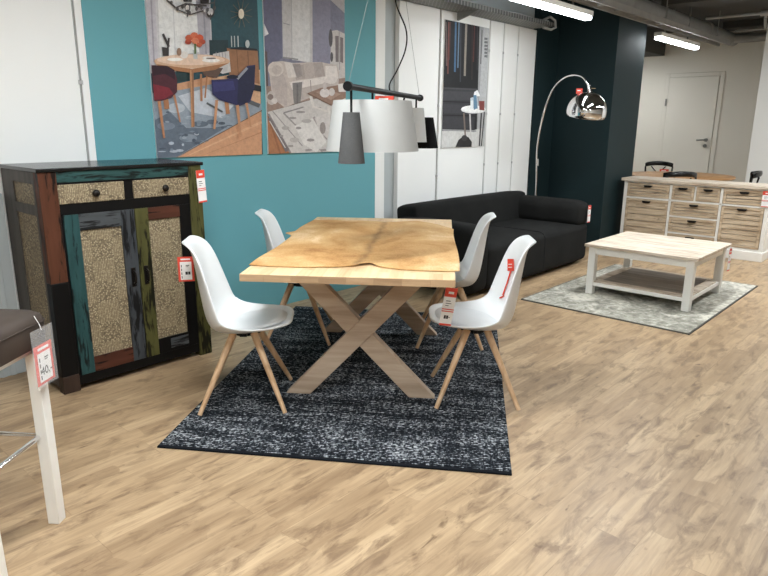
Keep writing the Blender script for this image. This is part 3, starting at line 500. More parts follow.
poster('poster', 'poster of a dining room with red and blue chairs on the teal wall', 2.195, 3.055, 1.217, 2.43, None, [((52, 82, 90), [(2.195, 2.335), (3.055, 2.43), (3.055, 1.217), (2.195, 1.217)]), ((196, 194, 196), [(2.195, 2.335), (2.669, 2.426), (2.657, 1.795), (2.195, 1.746)]), ((226, 226, 224), [(2.286, 2.306), (2.558, 2.348), (2.555, 1.903), (2.266, 1.844)]), ((205, 205, 205), [(2.386, 2.321), (2.373, 1.901), (2.382, 1.902), (2.394, 2.323)]), ((188, 184, 190), [(2.195, 2.289), (2.265, 2.303), (2.251, 1.83), (2.195, 1.789)]), ((158, 154, 162), [(2.233, 2.298), (2.217, 1.816), (2.228, 1.817), (2.243, 2.3)]), ((176, 173, 180), [(2.55, 2.346), (2.657, 2.363), (2.649, 1.911), (2.561, 1.878)]), ((150, 148, 156), [(2.603, 2.232), (2.603, 1.894), (2.615, 1.895), (2.616, 2.234)]), ((40, 60, 62), [(2.377, 1.802), (2.48, 1.809), (2.466, 1.719), (2.368, 1.696)]), ((44, 62, 66), [(2.639, 1.986), (2.792, 2.001), (2.778, 1.776), (2.63, 1.754)]), ((206, 164, 130), [(2.367, 1.689), (3.055, 1.821), (3.043, 1.217), (2.195, 1.217)]), ((192, 146, 112), [(2.367, 1.689), (2.646, 1.755), (2.659, 1.703), (2.378, 1.639)]), ((196, 148, 114), [(2.3, 1.217), (3.055, 1.524), (3.043, 1.217)]), ((208, 164, 130), [(2.401, 1.217), (3.055, 1.442), (3.052, 1.461), (2.393, 1.22)]), ((176, 128, 96), [(2.514, 1.217), (3.055, 1.375), (3.052, 1.383), (2.511, 1.217)]), ((140, 150, 160), [(2.195, 1.626), (2.394, 1.653), (2.643, 1.702), (2.87, 1.617), (3.055, 1.581), (3.055, 1.538), (2.344, 1.217), (2.195, 1.217)]), ((186, 192, 200), [(2.376, 1.614), (2.585, 1.673), (2.824, 1.575), (2.709, 1.477), (2.458, 1.513)]), ((98, 108, 120), [(2.195, 1.458), (2.309, 1.511), (2.42, 1.408), (2.607, 1.408), (2.773, 1.429), (2.33, 1.219), (2.195, 1.218)]), ((94, 102, 114), [(2.38, 1.29), (2.372, 1.276), (2.35, 1.265), (2.32, 1.26), (2.287, 1.26), (2.259, 1.267), (2.24, 1.279), (2.234, 1.293), (2.242, 1.307), (2.263, 1.318), (2.292, 1.324), (2.325, 1.323), (2.354, 1.317), (2.374, 1.305)]), ((130, 140, 150), [(2.499, 1.342), (2.491, 1.33), (2.471, 1.321), (2.443, 1.316), (2.413, 1.317), (2.386, 1.322), (2.368, 1.332), (2.362, 1.343), (2.37, 1.354), (2.389, 1.363), (2.416, 1.368), (2.447, 1.368), (2.474, 1.363), (2.493, 1.353)]), ((96, 106, 118), [(2.593, 1.435), (2.586, 1.426), (2.567, 1.419), (2.542, 1.415), (2.514, 1.415), (2.489, 1.419), (2.473, 1.426), (2.467, 1.435), (2.474, 1.443), (2.492, 1.45), (2.517, 1.454), (2.545, 1.454), (2.57, 1.451), (2.587, 1.444)]), ((120, 130, 142), [(2.339, 1.421), (2.331, 1.41), (2.312, 1.401), (2.285, 1.396), (2.257, 1.396), (2.231, 1.401), (2.214, 1.41), (2.209, 1.421), (2.216, 1.432), (2.235, 1.441), (2.261, 1.446), (2.29, 1.446), (2.315, 1.441), (2.333, 1.432)]), ((100, 108, 120), [(2.674, 1.449), (2.669, 1.442), (2.655, 1.436), (2.635, 1.432), (2.614, 1.432), (2.595, 1.436), (2.582, 1.441), (2.578, 1.449), (2.583, 1.456), (2.596, 1.462), (2.616, 1.465), (2.638, 1.465), (2.657, 1.462), (2.67, 1.456)]), ((176, 184, 192), [(2.422, 1.538), (2.414, 1.524), (2.395, 1.513), (2.367, 1.506), (2.338, 1.505), (2.312, 1.511), (2.295, 1.522), (2.29, 1.535), (2.297, 1.549), (2.316, 1.561), (2.343, 1.568), (2.372, 1.568), (2.399, 1.563), (2.416, 1.552)]), ((170, 178, 188), [(2.563, 1.316), (2.56, 1.31), (2.553, 1.308), (2.545, 1.31), (2.543, 1.316), (2.546, 1.322), (2.554, 1.324), (2.561, 1.322)]), ((150, 160, 170), [(2.767, 1.488), (2.756, 1.482), (2.732, 1.48), (2.708, 1.482), (2.698, 1.487), (2.708, 1.492), (2.733, 1.495), (2.757, 1.493)]), ((92, 102, 114), [(2.29, 1.447), (2.284, 1.443), (2.271, 1.441), (2.259, 1.443), (2.254, 1.446), (2.259, 1.45), (2.272, 1.452), (2.285, 1.45)]), ((78, 88, 100), [(2.721, 1.411), (2.716, 1.405), (2.706, 1.402), (2.696, 1.405), (2.692, 1.411), (2.697, 1.417), (2.707, 1.42), (2.717, 1.417)]), ((78, 88, 100), [(2.304, 1.51), (2.3, 1.506), (2.29, 1.504), (2.281, 1.505), (2.277, 1.509), (2.281, 1.513), (2.291, 1.515), (2.301, 1.514)]), ((170, 178, 188), [(2.389, 1.26), (2.38, 1.254), (2.358, 1.252), (2.336, 1.255), (2.328, 1.262), (2.337, 1.268), (2.359, 1.27), (2.381, 1.267)]), ((92, 102, 114), [(2.332, 1.261), (2.321, 1.253), (2.298, 1.25), (2.276, 1.254), (2.267, 1.262), (2.277, 1.27), (2.3, 1.272), (2.323, 1.269)]), ((92, 102, 114), [(2.408, 1.419), (2.399, 1.415), (2.376, 1.413), (2.353, 1.415), (2.344, 1.419), (2.354, 1.423), (2.377, 1.425), (2.399, 1.423)]), ((170, 178, 188), [(2.394, 1.299), (2.391, 1.292), (2.385, 1.29), (2.379, 1.292), (2.376, 1.299), (2.38, 1.305), (2.386, 1.308), (2.392, 1.305)]), ((120, 132, 144), [(2.42, 1.432), (2.413, 1.427), (2.398, 1.425), (2.384, 1.427), (2.378, 1.432), (2.384, 1.436), (2.399, 1.438), (2.414, 1.436)]), ((78, 88, 100), [(2.487, 1.327), (2.482, 1.319), (2.471, 1.316), (2.46, 1.319), (2.456, 1.328), (2.461, 1.335), (2.472, 1.339), (2.483, 1.335)]), ((150, 160, 170), [(2.768, 1.42), (2.765, 1.413), (2.757, 1.41), (2.749, 1.413), (2.746, 1.42), (2.75, 1.427), (2.758, 1.43), (2.766, 1.427)]), ((78, 88, 100), [(2.43, 1.362), (2.423, 1.355), (2.408, 1.353), (2.394, 1.355), (2.389, 1.362), (2.395, 1.368), (2.41, 1.371), (2.424, 1.368)]), ((150, 160, 170), [(2.298, 1.448), (2.292, 1.443), (2.281, 1.441), (2.269, 1.443), (2.265, 1.448), (2.27, 1.452), (2.282, 1.454), (2.293, 1.452)]), ((78, 88, 100), [(2.519, 1.308), (2.512, 1.301), (2.494, 1.298), (2.478, 1.301), (2.471, 1.309), (2.479, 1.316), (2.496, 1.318), (2.513, 1.315)]), ((150, 160, 170), [(2.448, 1.436), (2.438, 1.433), (2.415, 1.431), (2.393, 1.432), (2.383, 1.436), (2.393, 1.439), (2.416, 1.44), (2.439, 1.439)]), ((92, 102, 114), [(2.412, 1.353), (2.406, 1.345), (2.393, 1.342), (2.381, 1.346), (2.377, 1.353), (2.383, 1.361), (2.395, 1.364), (2.407, 1.361)]), ((120, 132, 144), [(2.533, 1.432), (2.527, 1.424), (2.515, 1.421), (2.503, 1.424), (2.499, 1.431), (2.504, 1.439), (2.517, 1.442), (2.528, 1.439)]), ((120, 132, 144), [(2.592, 1.322), (2.581, 1.318), (2.556, 1.317), (2.531, 1.319), (2.52, 1.323), (2.531, 1.326), (2.556, 1.328), (2.582, 1.326)]), ((170, 178, 188), [(2.258, 1.257), (2.249, 1.255), (2.227, 1.254), (2.206, 1.256), (2.198, 1.259), (2.207, 1.261), (2.228, 1.262), (2.249, 1.26)]), ((120, 132, 144), [(2.652, 1.423), (2.645, 1.418), (2.63, 1.416), (2.615, 1.418), (2.609, 1.423), (2.615, 1.428), (2.631, 1.431), (2.646, 1.429)]), ((78, 88, 100), [(2.26, 1.276), (2.252, 1.272), (2.232, 1.27), (2.213, 1.272), (2.206, 1.277), (2.214, 1.281), (2.234, 1.283), (2.253, 1.281)]), ((170, 178, 188), [(2.345, 1.256), (2.335, 1.25), (2.312, 1.248), (2.29, 1.251), (2.281, 1.258), (2.291, 1.264), (2.314, 1.266), (2.336, 1.263)]), ((150, 160, 170), [(2.683, 1.488), (2.677, 1.484), (2.663, 1.483), (2.649, 1.484), (2.644, 1.487), (2.649, 1.491), (2.663, 1.492), (2.677, 1.491)]), ((170, 178, 188), [(2.479, 1.477), (2.469, 1.468), (2.447, 1.465), (2.426, 1.468), (2.418, 1.476), (2.428, 1.484), (2.449, 1.488), (2.471, 1.485)]), ((120, 132, 144), [(2.482, 1.385), (2.475, 1.381), (2.46, 1.379), (2.445, 1.381), (2.439, 1.385), (2.446, 1.389), (2.461, 1.391), (2.476, 1.389)]), ((150, 160, 170), [(2.469, 1.475), (2.46, 1.469), (2.438, 1.467), (2.418, 1.469), (2.41, 1.474), (2.419, 1.48), (2.44, 1.482), (2.46, 1.48)]), ((120, 132, 144), [(2.312, 1.269), (2.308, 1.263), (2.298, 1.261), (2.289, 1.264), (2.286, 1.269), (2.29, 1.275), (2.3, 1.277), (2.309, 1.274)]), ((170, 178, 188), [(2.513, 1.369), (2.507, 1.362), (2.493, 1.359), (2.48, 1.362), (2.475, 1.369), (2.481, 1.376), (2.495, 1.379), (2.508, 1.376)]), ((120, 132, 144), [(2.435, 1.328), (2.426, 1.324), (2.405, 1.322), (2.383, 1.324), (2.375, 1.329), (2.384, 1.333), (2.406, 1.334), (2.427, 1.332)]), ((92, 102, 114), [(2.789, 1.425), (2.781, 1.422), (2.762, 1.421), (2.744, 1.422), (2.737, 1.425), (2.744, 1.428), (2.763, 1.429), (2.781, 1.428)]), ((120, 132, 144), [(2.54, 1.448), (2.533, 1.441), (2.518, 1.438), (2.503, 1.441), (2.498, 1.448), (2.504, 1.456), (2.519, 1.459), (2.534, 1.456)]), ((150, 160, 170), [(2.415, 1.344), (2.41, 1.337), (2.396, 1.334), (2.384, 1.337), (2.379, 1.344), (2.385, 1.352), (2.398, 1.355), (2.411, 1.351)]), ((92, 102, 114), [(2.511, 1.374), (2.506, 1.369), (2.495, 1.367), (2.485, 1.369), (2.481, 1.374), (2.486, 1.378), (2.496, 1.38), (2.507, 1.378)]), ((78, 88, 100), [(2.73, 1.441), (2.721, 1.433), (2.7, 1.43), (2.679, 1.433), (2.671, 1.44), (2.68, 1.448), (2.701, 1.451), (2.722, 1.448)]), ((170, 178, 188), [(2.319, 1.31), (2.312, 1.302), (2.297, 1.299), (2.282, 1.303), (2.277, 1.311), (2.284, 1.318), (2.299, 1.321), (2.314, 1.318)]), ((120, 132, 144), [(2.401, 1.368), (2.393, 1.366), (2.374, 1.365), (2.355, 1.366), (2.348, 1.369), (2.356, 1.371), (2.375, 1.372), (2.394, 1.371)]), ((120, 96, 72), [(2.331, 1.217), (3.055, 1.531), (3.055, 1.538), (2.328, 1.219)]), ((88, 92, 96), [(2.582, 1.569), (2.707, 1.512), (2.716, 1.523), (2.591, 1.581)]), ((88, 92, 96), [(2.862, 1.604), (3.027, 1.553), (3.043, 1.579), (2.877, 1.63)]), ((150, 108, 78), [(2.772, 1.947), (3.036, 1.949), (3.043, 1.721), (2.785, 1.763)]), ((120, 84, 60), [(2.851, 1.94), (2.856, 1.739), (2.863, 1.74), (2.858, 1.941)]), ((120, 84, 60), [(2.945, 1.941), (2.951, 1.73), (2.958, 1.731), (2.952, 1.942)]), ((40, 40, 42), [(2.89, 1.963), (3.028, 1.962), (3.036, 1.949), (2.771, 1.94)]), ((36, 36, 40), [(2.98, 1.718), (3.055, 1.708), (3.055, 1.666), (2.978, 1.676)]), ((238, 228, 208), [(2.929, 2.185), (2.926, 2.17), (2.919, 2.158), (2.909, 2.151), (2.898, 2.149), (2.889, 2.155), (2.883, 2.165), (2.882, 2.179), (2.885, 2.194), (2.892, 2.206), (2.902, 2.213), (2.913, 2.215), (2.922, 2.209), (2.928, 2.199)]), ((120, 110, 92), [(2.905, 2.18), (2.996, 2.173), (2.998, 2.176), (2.906, 2.184)]), ((120, 110, 92), [(2.904, 2.181), (2.971, 2.128), (2.974, 2.13), (2.907, 2.183)]), ((120, 110, 92), [(2.903, 2.181), (2.928, 2.097), (2.932, 2.098), (2.908, 2.183)]), ((120, 110, 92), [(2.903, 2.182), (2.88, 2.09), (2.884, 2.09), (2.908, 2.182)]), ((120, 110, 92), [(2.904, 2.183), (2.839, 2.107), (2.842, 2.106), (2.907, 2.181)]), ((120, 110, 92), [(2.905, 2.183), (2.816, 2.144), (2.817, 2.141), (2.906, 2.181)]), ((120, 110, 92), [(2.906, 2.184), (2.817, 2.191), (2.816, 2.188), (2.905, 2.18)]), ((120, 110, 92), [(2.907, 2.183), (2.842, 2.235), (2.838, 2.232), (2.904, 2.181)]), ((120, 110, 92), [(2.908, 2.183), (2.883, 2.265), (2.879, 2.264), (2.903, 2.181)]), ((120, 110, 92), [(2.908, 2.182), (2.931, 2.274), (2.927, 2.274), (2.903, 2.182)]), ((120, 110, 92), [(2.907, 2.181), (2.973, 2.258), (2.97, 2.259), (2.904, 2.183)]), ((120, 110, 92), [(2.906, 2.181), (2.997, 2.221), (2.996, 2.224), (2.905, 2.183)]), ((238, 228, 208), [(2.929, 2.185), (2.926, 2.17), (2.919, 2.158), (2.909, 2.151), (2.898, 2.149), (2.889, 2.155), (2.883, 2.165), (2.882, 2.179), (2.885, 2.194), (2.892, 2.206), (2.902, 2.213), (2.913, 2.215), (2.922, 2.209), (2.928, 2.199)]), ((190, 196, 196), [(2.81, 2.028), (2.809, 1.956), (2.817, 1.957), (2.818, 2.029)]), ((190, 196, 196), [(2.835, 2.031), (2.834, 1.958), (2.842, 1.959), (2.843, 2.032)]), ((190, 196, 196), [(2.864, 2.034), (2.863, 1.961), (2.872, 1.962), (2.873, 2.035)]), ((186, 192, 192), [(2.966, 1.99), (2.963, 1.978), (2.957, 1.968), (2.949, 1.962), (2.941, 1.962), (2.934, 1.966), (2.929, 1.975), (2.928, 1.987), (2.93, 1.998), (2.936, 2.008), (2.944, 2.014), (2.952, 2.015), (2.96, 2.01), (2.964, 2.001)]), ((64, 60, 60), [(2.279, 1.911), (2.328, 1.909), (2.324, 1.86), (2.281, 1.857)]), ((70, 66, 66), [(2.285, 1.987), (2.32, 1.912), (2.337, 1.919), (2.301, 1.994)]), ((70, 66, 66), [(2.326, 1.97), (2.314, 1.909), (2.328, 1.909), (2.34, 1.97)]), ((196, 192, 190), [(2.656, 1.898), (2.787, 1.928), (2.795, 1.79), (2.728, 1.773), (2.649, 1.794)]), ((140, 140, 142), [(2.679, 1.913), (2.683, 1.861), (2.688, 1.862), (2.683, 1.914)]), ((140, 140, 142), [(2.703, 1.915), (2.707, 1.863), (2.712, 1.864), (2.707, 1.916)]), ((140, 140, 142), [(2.727, 1.917), (2.732, 1.865), (2.737, 1.866), (2.732, 1.918)]), ((140, 140, 142), [(2.751, 1.919), (2.756, 1.867), (2.761, 1.867), (2.756, 1.92)]), ((96, 76, 66), [(2.556, 1.801), (2.731, 1.812), (2.678, 1.743), (2.575, 1.751)]), ((168, 120, 86), [(2.593, 1.752), (2.567, 1.608), (2.579, 1.607), (2.605, 1.752)]), ((168, 120, 86), [(2.544, 1.762), (2.536, 1.587), (2.553, 1.587), (2.561, 1.763)]), ((168, 120, 86), [(2.726, 1.611), (2.736, 1.503), (2.769, 1.507), (2.759, 1.615)]), ((160, 112, 80), [(2.259, 1.633), (2.264, 1.527), (2.3, 1.531), (2.295, 1.638)]), ((204, 168, 140), [(2.791, 1.859), (2.784, 1.849), (2.763, 1.838), (2.73, 1.827), (2.686, 1.817), (2.634, 1.808), (2.577, 1.8), (2.517, 1.795), (2.457, 1.791), (2.399, 1.789), (2.347, 1.79), (2.301, 1.792), (2.264, 1.796), (2.237, 1.803), (2.221, 1.81), (2.216, 1.819), (2.222, 1.828), (2.24, 1.838), (2.269, 1.848), (2.307, 1.858), (2.353, 1.867), (2.406, 1.875), (2.464, 1.881), (2.524, 1.886), (2.583, 1.888), (2.64, 1.889), (2.691, 1.887), (2.733, 1.883), (2.765, 1.877), (2.785, 1.869)]), ((222, 194, 172), [(2.75, 1.866), (2.744, 1.859), (2.726, 1.851), (2.696, 1.843), (2.658, 1.835), (2.612, 1.827), (2.561, 1.821), (2.508, 1.816), (2.454, 1.813), (2.403, 1.811), (2.356, 1.81), (2.315, 1.811), (2.281, 1.814), (2.257, 1.818), (2.242, 1.823), (2.237, 1.829), (2.243, 1.836), (2.259, 1.844), (2.284, 1.851), (2.319, 1.859), (2.36, 1.866), (2.408, 1.872), (2.459, 1.878), (2.512, 1.882), (2.566, 1.885), (2.616, 1.886), (2.661, 1.885), (2.699, 1.883), (2.727, 1.879), (2.745, 1.873)]), ((160, 114, 80), [(2.221, 1.804), (2.486, 1.79), (2.782, 1.849), (2.665, 1.795), (2.484, 1.765), (2.302, 1.773)]), ((236, 232, 226), [(2.424, 1.846), (2.418, 1.841), (2.401, 1.836), (2.377, 1.832), (2.352, 1.83), (2.329, 1.831), (2.313, 1.833), (2.308, 1.838), (2.314, 1.842), (2.33, 1.847), (2.353, 1.851), (2.379, 1.853), (2.402, 1.853), (2.418, 1.85)]), ((236, 232, 226), [(2.709, 1.86), (2.702, 1.854), (2.681, 1.848), (2.652, 1.843), (2.621, 1.841), (2.593, 1.842), (2.573, 1.845), (2.567, 1.85), (2.574, 1.856), (2.594, 1.862), (2.622, 1.866), (2.654, 1.869), (2.683, 1.868), (2.703, 1.865)]), ((226, 222, 216), [(2.662, 1.873), (2.657, 1.868), (2.644, 1.864), (2.625, 1.861), (2.604, 1.859), (2.585, 1.86), (2.572, 1.862), (2.568, 1.866), (2.573, 1.87), (2.586, 1.875), (2.605, 1.878), (2.626, 1.88), (2.645, 1.879), (2.658, 1.877)]), ((120, 110, 104), [(2.678, 1.871), (2.674, 1.868), (2.663, 1.866), (2.647, 1.864), (2.629, 1.862), (2.613, 1.862), (2.603, 1.863), (2.599, 1.865), (2.603, 1.868), (2.614, 1.87), (2.63, 1.872), (2.647, 1.874), (2.663, 1.874), (2.674, 1.873)]), ((220, 214, 208), [(2.463, 1.877), (2.459, 1.867), (2.45, 1.858), (2.438, 1.853), (2.425, 1.852), (2.414, 1.856), (2.406, 1.863), (2.404, 1.872), (2.408, 1.882), (2.416, 1.891), (2.428, 1.896), (2.442, 1.897), (2.453, 1.894), (2.461, 1.887)]), ((150, 120, 100), [(2.416, 1.892), (2.414, 1.881), (2.408, 1.872), (2.4, 1.867), (2.392, 1.866), (2.385, 1.87), (2.381, 1.878), (2.38, 1.889), (2.383, 1.9), (2.388, 1.909), (2.396, 1.914), (2.404, 1.915), (2.411, 1.911), (2.415, 1.903)]), ((150, 108, 78), [(2.467, 1.783), (2.454, 1.415), (2.477, 1.415), (2.497, 1.785)]), ((186, 140, 104), [(2.47, 1.783), (2.453, 1.415), (2.464, 1.415), (2.481, 1.784)]), ((184, 190, 190), [(2.499, 1.91), (2.503, 1.853), (2.533, 1.858), (2.53, 1.915)]), ((90, 110, 70), [(2.513, 1.95), (2.509, 1.887), (2.524, 1.888), (2.529, 1.951)]), ((190, 92, 62), [(2.509, 1.987), (2.501, 1.973), (2.482, 1.965), (2.462, 1.965), (2.45, 1.975), (2.451, 1.988), (2.465, 2.0), (2.485, 2.004), (2.503, 1.999)]), ((206, 112, 80), [(2.548, 2.006), (2.54, 1.993), (2.521, 1.984), (2.501, 1.984), (2.489, 1.994), (2.49, 2.007), (2.504, 2.019), (2.524, 2.023), (2.542, 2.018)]), ((196, 88, 58), [(2.588, 1.994), (2.579, 1.979), (2.558, 1.97), (2.536, 1.97), (2.522, 1.981), (2.523, 1.996), (2.539, 2.009), (2.562, 2.014), (2.581, 2.008)]), ((176, 80, 56), [(2.602, 1.97), (2.595, 1.959), (2.579, 1.951), (2.561, 1.952), (2.55, 1.96), (2.551, 1.972), (2.563, 1.982), (2.581, 1.985), (2.596, 1.981)]), ((168, 76, 56), [(2.495, 1.961), (2.488, 1.949), (2.472, 1.942), (2.456, 1.943), (2.445, 1.95), (2.446, 1.962), (2.458, 1.972), (2.475, 1.975), (2.49, 1.971)]), ((214, 128, 96), [(2.553, 1.972), (2.545, 1.959), (2.526, 1.95), (2.506, 1.951), (2.494, 1.96), (2.495, 1.974), (2.509, 1.985), (2.529, 1.99), (2.547, 1.985)]), ((186, 96, 70), [(2.574, 1.949), (2.568, 1.939), (2.554, 1.932), (2.539, 1.933), (2.529, 1.94), (2.53, 1.95), (2.54, 1.959), (2.556, 1.962), (2.569, 1.958)]), ((78, 42, 50), [(2.195, 1.795), (2.305, 1.797), (2.353, 1.776), (2.369, 1.714), (2.363, 1.639), (2.317, 1.599), (2.244, 1.578), (2.195, 1.576)]), ((120, 44, 54), [(2.195, 1.681), (2.307, 1.662), (2.333, 1.625), (2.266, 1.591), (2.195, 1.583)]), ((54, 36, 44), [(2.195, 1.79), (2.305, 1.797), (2.353, 1.776), (2.355, 1.714), (2.286, 1.747), (2.201, 1.73)]), ((176, 126, 92), [(2.218, 1.576), (2.238, 1.344), (2.252, 1.345), (2.241, 1.579)]), ((176, 126, 92), [(2.332, 1.617), (2.365, 1.446), (2.375, 1.448), (2.348, 1.621)]), ((46, 46, 84), [(2.629, 1.728), (2.759, 1.741), (2.853, 1.773), (2.934, 1.839), (3.005, 1.851), (2.988, 1.691), (2.947, 1.592), (2.849, 1.561), (2.684, 1.598), (2.63, 1.636)]), ((36, 38, 64), [(2.852, 1.753), (2.933, 1.825), (3.004, 1.844), (2.977, 1.662), (2.92, 1.577), (2.833, 1.575)]), ((150, 152, 160), [(2.851, 1.74), (2.941, 1.82), (2.925, 1.831), (2.835, 1.751)]), ((58, 58, 104), [(2.636, 1.715), (2.808, 1.73), (2.822, 1.67), (2.647, 1.65)]), ((30, 32, 50), [(2.852, 1.76), (2.847, 1.753), (2.832, 1.748), (2.812, 1.744), (2.79, 1.743), (2.77, 1.745), (2.756, 1.749), (2.752, 1.754), (2.757, 1.76), (2.771, 1.766), (2.791, 1.769), (2.814, 1.771), (2.834, 1.769), (2.848, 1.765)]), ((186, 138, 104), [(2.652, 1.598), (2.622, 1.402), (2.639, 1.401), (2.676, 1.597)]), ((186, 138, 104), [(2.819, 1.566), (2.841, 1.344), (2.858, 1.346), (2.846, 1.569)]), ((186, 138, 104), [(2.901, 1.582), (2.935, 1.414), (2.949, 1.416), (2.922, 1.586)]), ((70, 66, 66), [(2.5, 2.17), (2.497, 2.159), (2.49, 2.15), (2.481, 2.144), (2.471, 2.143), (2.463, 2.147), (2.457, 2.155), (2.456, 2.165), (2.459, 2.176), (2.466, 2.185), (2.475, 2.191), (2.485, 2.192), (2.493, 2.188), (2.499, 2.181)]), ((70, 66, 66), [(2.584, 2.193), (2.582, 2.188), (2.578, 2.183), (2.571, 2.18), (2.565, 2.179), (2.559, 2.18), (2.555, 2.184), (2.554, 2.189), (2.556, 2.195), (2.56, 2.2), (2.566, 2.203), (2.573, 2.204), (2.579, 2.202), (2.583, 2.198)]), ((70, 66, 66), [(2.682, 2.162), (2.678, 2.148), (2.668, 2.136), (2.655, 2.128), (2.641, 2.126), (2.629, 2.131), (2.621, 2.141), (2.619, 2.154), (2.623, 2.168), (2.633, 2.18), (2.646, 2.188), (2.659, 2.189), (2.672, 2.185), (2.68, 2.175)]), ((196, 194, 194), [(2.674, 2.167), (2.671, 2.157), (2.664, 2.148), (2.655, 2.143), (2.644, 2.141), (2.635, 2.145), (2.629, 2.152), (2.627, 2.161), (2.63, 2.171), (2.637, 2.18), (2.647, 2.186), (2.658, 2.187), (2.667, 2.184), (2.673, 2.177)]), ((210, 206, 204), [(2.493, 2.169), (2.491, 2.162), (2.486, 2.155), (2.48, 2.151), (2.473, 2.15), (2.468, 2.153), (2.464, 2.159), (2.463, 2.166), (2.465, 2.173), (2.47, 2.18), (2.476, 2.184), (2.483, 2.185), (2.488, 2.182), (2.492, 2.177)]), ((92, 88, 88), [(2.375, 2.184), (2.371, 2.175), (2.364, 2.17), (2.356, 2.173), (2.354, 2.182), (2.358, 2.191), (2.366, 2.196), (2.373, 2.193)]), ((92, 88, 88), [(2.415, 2.154), (2.412, 2.144), (2.404, 2.139), (2.396, 2.142), (2.394, 2.151), (2.398, 2.161), (2.406, 2.166), (2.413, 2.163)]), ((92, 88, 88), [(2.453, 2.17), (2.449, 2.161), (2.441, 2.156), (2.433, 2.159), (2.431, 2.168), (2.435, 2.178), (2.443, 2.182), (2.45, 2.18)]), ((92, 88, 88), [(2.502, 2.14), (2.498, 2.13), (2.489, 2.125), (2.482, 2.128), (2.479, 2.137), (2.483, 2.147), (2.492, 2.152), (2.499, 2.149)]), ((92, 88, 88), [(2.556, 2.171), (2.552, 2.161), (2.544, 2.156), (2.536, 2.159), (2.533, 2.168), (2.537, 2.178), (2.546, 2.183), (2.553, 2.18)]), ((92, 88, 88), [(2.595, 2.182), (2.591, 2.172), (2.582, 2.167), (2.574, 2.17), (2.572, 2.179), (2.576, 2.189), (2.584, 2.194), (2.592, 2.191)]), ((92, 88, 88), [(2.64, 2.175), (2.636, 2.165), (2.627, 2.16), (2.619, 2.163), (2.617, 2.173), (2.621, 2.183), (2.629, 2.188), (2.637, 2.185)]), ((92, 88, 88), [(2.696, 2.195), (2.692, 2.185), (2.683, 2.179), (2.675, 2.182), (2.672, 2.192), (2.676, 2.202), (2.685, 2.207), (2.693, 2.204)]), ((224, 222, 220), [(2.384, 2.168), (2.381, 2.161), (2.377, 2.158), (2.372, 2.16), (2.371, 2.166), (2.373, 2.173), (2.378, 2.176), (2.382, 2.174)]), ((224, 222, 220), [(2.462, 2.153), (2.459, 2.147), (2.454, 2.143), (2.45, 2.146), (2.448, 2.152), (2.451, 2.159), (2.456, 2.162), (2.46, 2.16)]), ((224, 222, 220), [(2.52, 2.155), (2.518, 2.148), (2.513, 2.145), (2.508, 2.147), (2.507, 2.153), (2.509, 2.16), (2.514, 2.163), (2.519, 2.161)]), ((224, 222, 220), [(2.612, 2.166), (2.609, 2.159), (2.604, 2.155), (2.599, 2.158), (2.598, 2.164), (2.6, 2.171), (2.605, 2.174), (2.61, 2.172)]), ((224, 222, 220), [(2.665, 2.153), (2.662, 2.146), (2.657, 2.143), (2.652, 2.145), (2.651, 2.152), (2.653, 2.159), (2.658, 2.162), (2.663, 2.16)]), ((84, 80, 80), [(2.473, 2.155), (2.469, 2.112), (2.478, 2.113), (2.482, 2.156)]), ((84, 80, 80), [(2.646, 2.151), (2.643, 2.113), (2.651, 2.114), (2.654, 2.152)]), ((84, 80, 80), [(2.402, 2.143), (2.487, 2.123), (2.492, 2.13), (2.406, 2.15)]), ((84, 80, 80), [(2.491, 2.123), (2.598, 2.16), (2.596, 2.168), (2.489, 2.13)]), ((84, 80, 80), [(2.327, 2.192), (2.387, 2.153), (2.395, 2.161), (2.335, 2.2)]), ((84, 80, 80), [(2.392, 2.153), (2.467, 2.186), (2.464, 2.194), (2.389, 2.16)]), ((84, 80, 80), [(2.464, 2.186), (2.622, 2.194), (2.623, 2.202), (2.466, 2.194)]), ((50, 44, 44), [(2.573, 2.253), (2.65, 2.263), (2.639, 2.212), (2.577, 2.205)]), ((60, 54, 54), [(2.44, 2.235), (2.528, 2.247), (2.51, 2.208), (2.452, 2.2)]), ((84, 80, 80), [(2.683, 2.243), (2.67, 2.167), (2.679, 2.167), (2.692, 2.244)]), ((90, 88, 88), [(2.624, 2.207), (2.686, 2.221), (2.686, 2.229), (2.623, 2.214)])], y=4.0)
